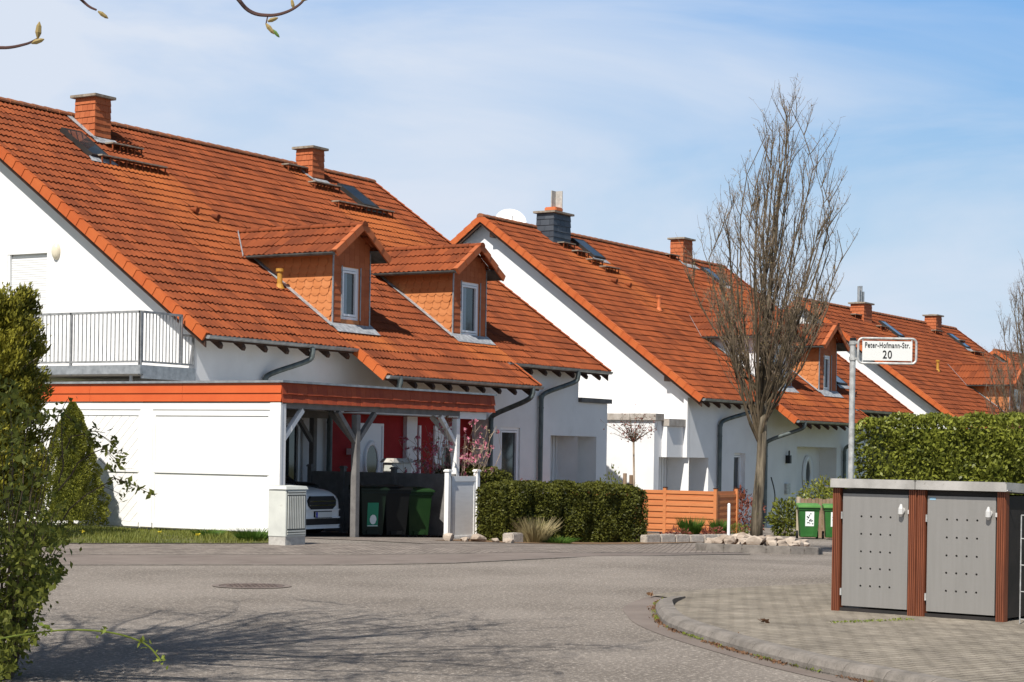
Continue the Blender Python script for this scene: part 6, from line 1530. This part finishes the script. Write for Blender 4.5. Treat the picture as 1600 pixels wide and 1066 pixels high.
for (x, y) in ((XF, yc), (XF, 23.46), (XF, 24.94), (XF + 1.3, yc)):
    m = MB(); m.box(x - .045, x + .045, y - .045, y + .045, z0 - .1, z0 + HH + .07); p_ = m.build('fence_post', 'fence_o', OF); m = MB(); m.box(x - .055, x + .055, y - .055, y + .055, z0 + HH + .07, z0 + HH + .09); m.build('post_cap', 'wood_d', p_)

# island with kerb, boulders, white marker post
IS = thing('tree_island', 'low kerbed island filled with pale boulders around the bare tree', 'planter', (33.9, 15.2, g(34)))
IC = [(33.9 + .521 * a + .853 * b, 15.2 - .853 * a + .521 * b) for a, b in ((-1.2, -.2), (-1.05, -.62), (-.4, -.85), (.5, -.88), (1.05, -.62), (1.22, -.1), (1.1, .9), (.4, 1.5), (-.5, 1.5), (-1.1, .8))]
m = MB()
for i in range(len(IC)):
    a = Vector((*IC[i], 0)); b = Vector((*IC[(i + 1) % len(IC)], 0)); d = (b - a).normalized(); nn = Vector((-d.y, d.x, 0))
    for seg in range(2):
        p = a.lerp(b, seg / 2); q = a.lerp(b, seg / 2 + .5); zp, zq = g(p.x), g(q.x)
        pts = [p + UP * (zp - .05), q + UP * (zq - .05), q + nn * .14 + UP * (zq - .05), p + nn * .14 + UP * (zp - .05), p + UP * (zp + .13), q + UP * (zq + .13), q + nn * .14 + UP * (zq + .14), p + nn * .14 + UP * (zp + .14)]
        m.add(pts, [(0, 3, 2, 1), (4, 5, 6, 7), (0, 1, 5, 4), (1, 2, 6, 5), (2, 3, 7, 6), (3, 0, 4, 7)])
m.build('kerb_ring', 'kerb', IS, bevel=.012)
m = MB(); m.face([(x, y, g(x) + .08) for x, y in IC]); m.build('fill', 'soil', IS)
rd = random.Random(8); placed = []
tries = 0
while len(placed) < 58 and tries < 4000:
    tries += 1; a5 = rd.uniform(-1, 1); b5 = rd.uniform(-.75, 1.3); x = 33.9 + .521 * a5 + .853 * b5; y = 15.2 - .853 * a5 + .521 * b5; s = rd.uniform(.10, .20)
    cxm = a5 / 1.0; cym = (b5 - .3) / 1.0
    if cxm ** 2 + cym ** 2 > 1: continue
    if math.hypot(x - 34.15, y - 15.35) < .2: continue
    if any(math.hypot(x - a, y - b) < (s + c_) * .62 for a, b, c_ in placed): continue
    placed.append((x, y, s)); rock(x, y, g(x) + .10 + s * .38 + .10 * max(0, 1 - (cxm ** 2 + cym ** 2)), s, 'pale boulder among those piled round the bare tree trunk', 'boulders on the tree island', len(placed), rz=rd.random() * 6)
r = thing('marker_post', 'short white marker post behind the boulders, beside the slat fence', 'post', (40.2, 18.75, g(40))); m = MB(); m.tube([(40.2, 18.75, g(40) - .05), (40.2, 18.75, .46)], .034, 12); m.tube([(40.2, 18.75, .46), (40.2, 18.75, .49)], [.034, .02], 12); m.build('post', 'pvc', r)

# brown picket fence behind the green bins
PF = thing('picket_fence', 'brown weathered picket fence behind the two green bins', 'fence', (47.6, 20.1, g(47)))
m = MB(); a = Vector((47.5, 20.15, 0)); b = Vector((48.8, 17.6, 0)); d = (b - a); L_ = d.length; d.normalize(); nn = Vector((-d.y, d.x, 0)); n = int(L_ / .095)
for k in range(n):
    p = a + d * k * .095; z0_ = g(p.x); h = 1.02 + random.uniform(-.03, .03); m.obox(p + UP * (z0_ + h / 2), d, nn, UP, .042, .012, h / 2)
m.build('pickets', 'fence_b', PF)
m = MB(); m.tube([tuple(a + UP * -.6), tuple(a + UP * (g(47) + 1.05))], .06, 8); m.build('fence_post', mat('pale_post', (.36, .30, .22), (.5, .42, .32), rough=.9), PF)
m = MB(); m.bar(a + UP * (g(47) + .85) + nn * .03, b + UP * (g(49) + .85) + nn * .03, .03, .08); m.build('rail', 'fence_b', PF)

# manhole cover, dead leaves
mc = thing('manhole_cover', 'round rusty manhole cover set in the asphalt', 'manhole cover', (17.25, 13.95, 0)); m = MB()
cI = [(17.25 + .36 * math.cos(2 * math.pi * k / 32), 13.95 + .36 * math.sin(2 * math.pi * k / 32), .0) for k in range(32)]; m.prism(cI, (0, 0, 1), .003)
for i in range(-4, 5):
    for j in range(-4, 5):
        if i * i + j * j < 18: m.box(17.25 + i * .07 - .02, 17.25 + i * .07 + .02, 13.95 + j * .07 - .02, 13.95 + j * .07 + .02, .003, .007)
m.build('cover', 'iron', mc)
m = MB(); 
for k in range(32):
    a0 = 2 * math.pi * k / 32; a1 = 2 * math.pi * (k + 1) / 32
    q = [(17.25 + r5 * math.cos(t_), 13.95 + r5 * math.sin(t_), .004) for (r5, t_) in ((.37, a0), (.45, a0), (.45, a1), (.37, a1))]; m.face(q)
m.build('cover_frame', 'asphalt_s', mc)
for i, (x, y, lb) in enumerate(((15.0, 6.9, 'curled dead leaf on the paving near the kerb'), (18.9, 9.72, 'small dead leaf where the gutter curve begins'), (16.6, 7.35, 'small dead leaf in the middle of the paving'))):
    rg = np.random.default_rng(i); tag(leaves('dead_leaf', np.array([x, y, .035]) + rg.normal(size=(7, 3)) * (.02, .02, .008), .07, 'deadleaf', None, (x, y, .02), seed=i), lb, 'leaf')
for o in bpy.data.objects:
    if '_o' in o: del o['_o']
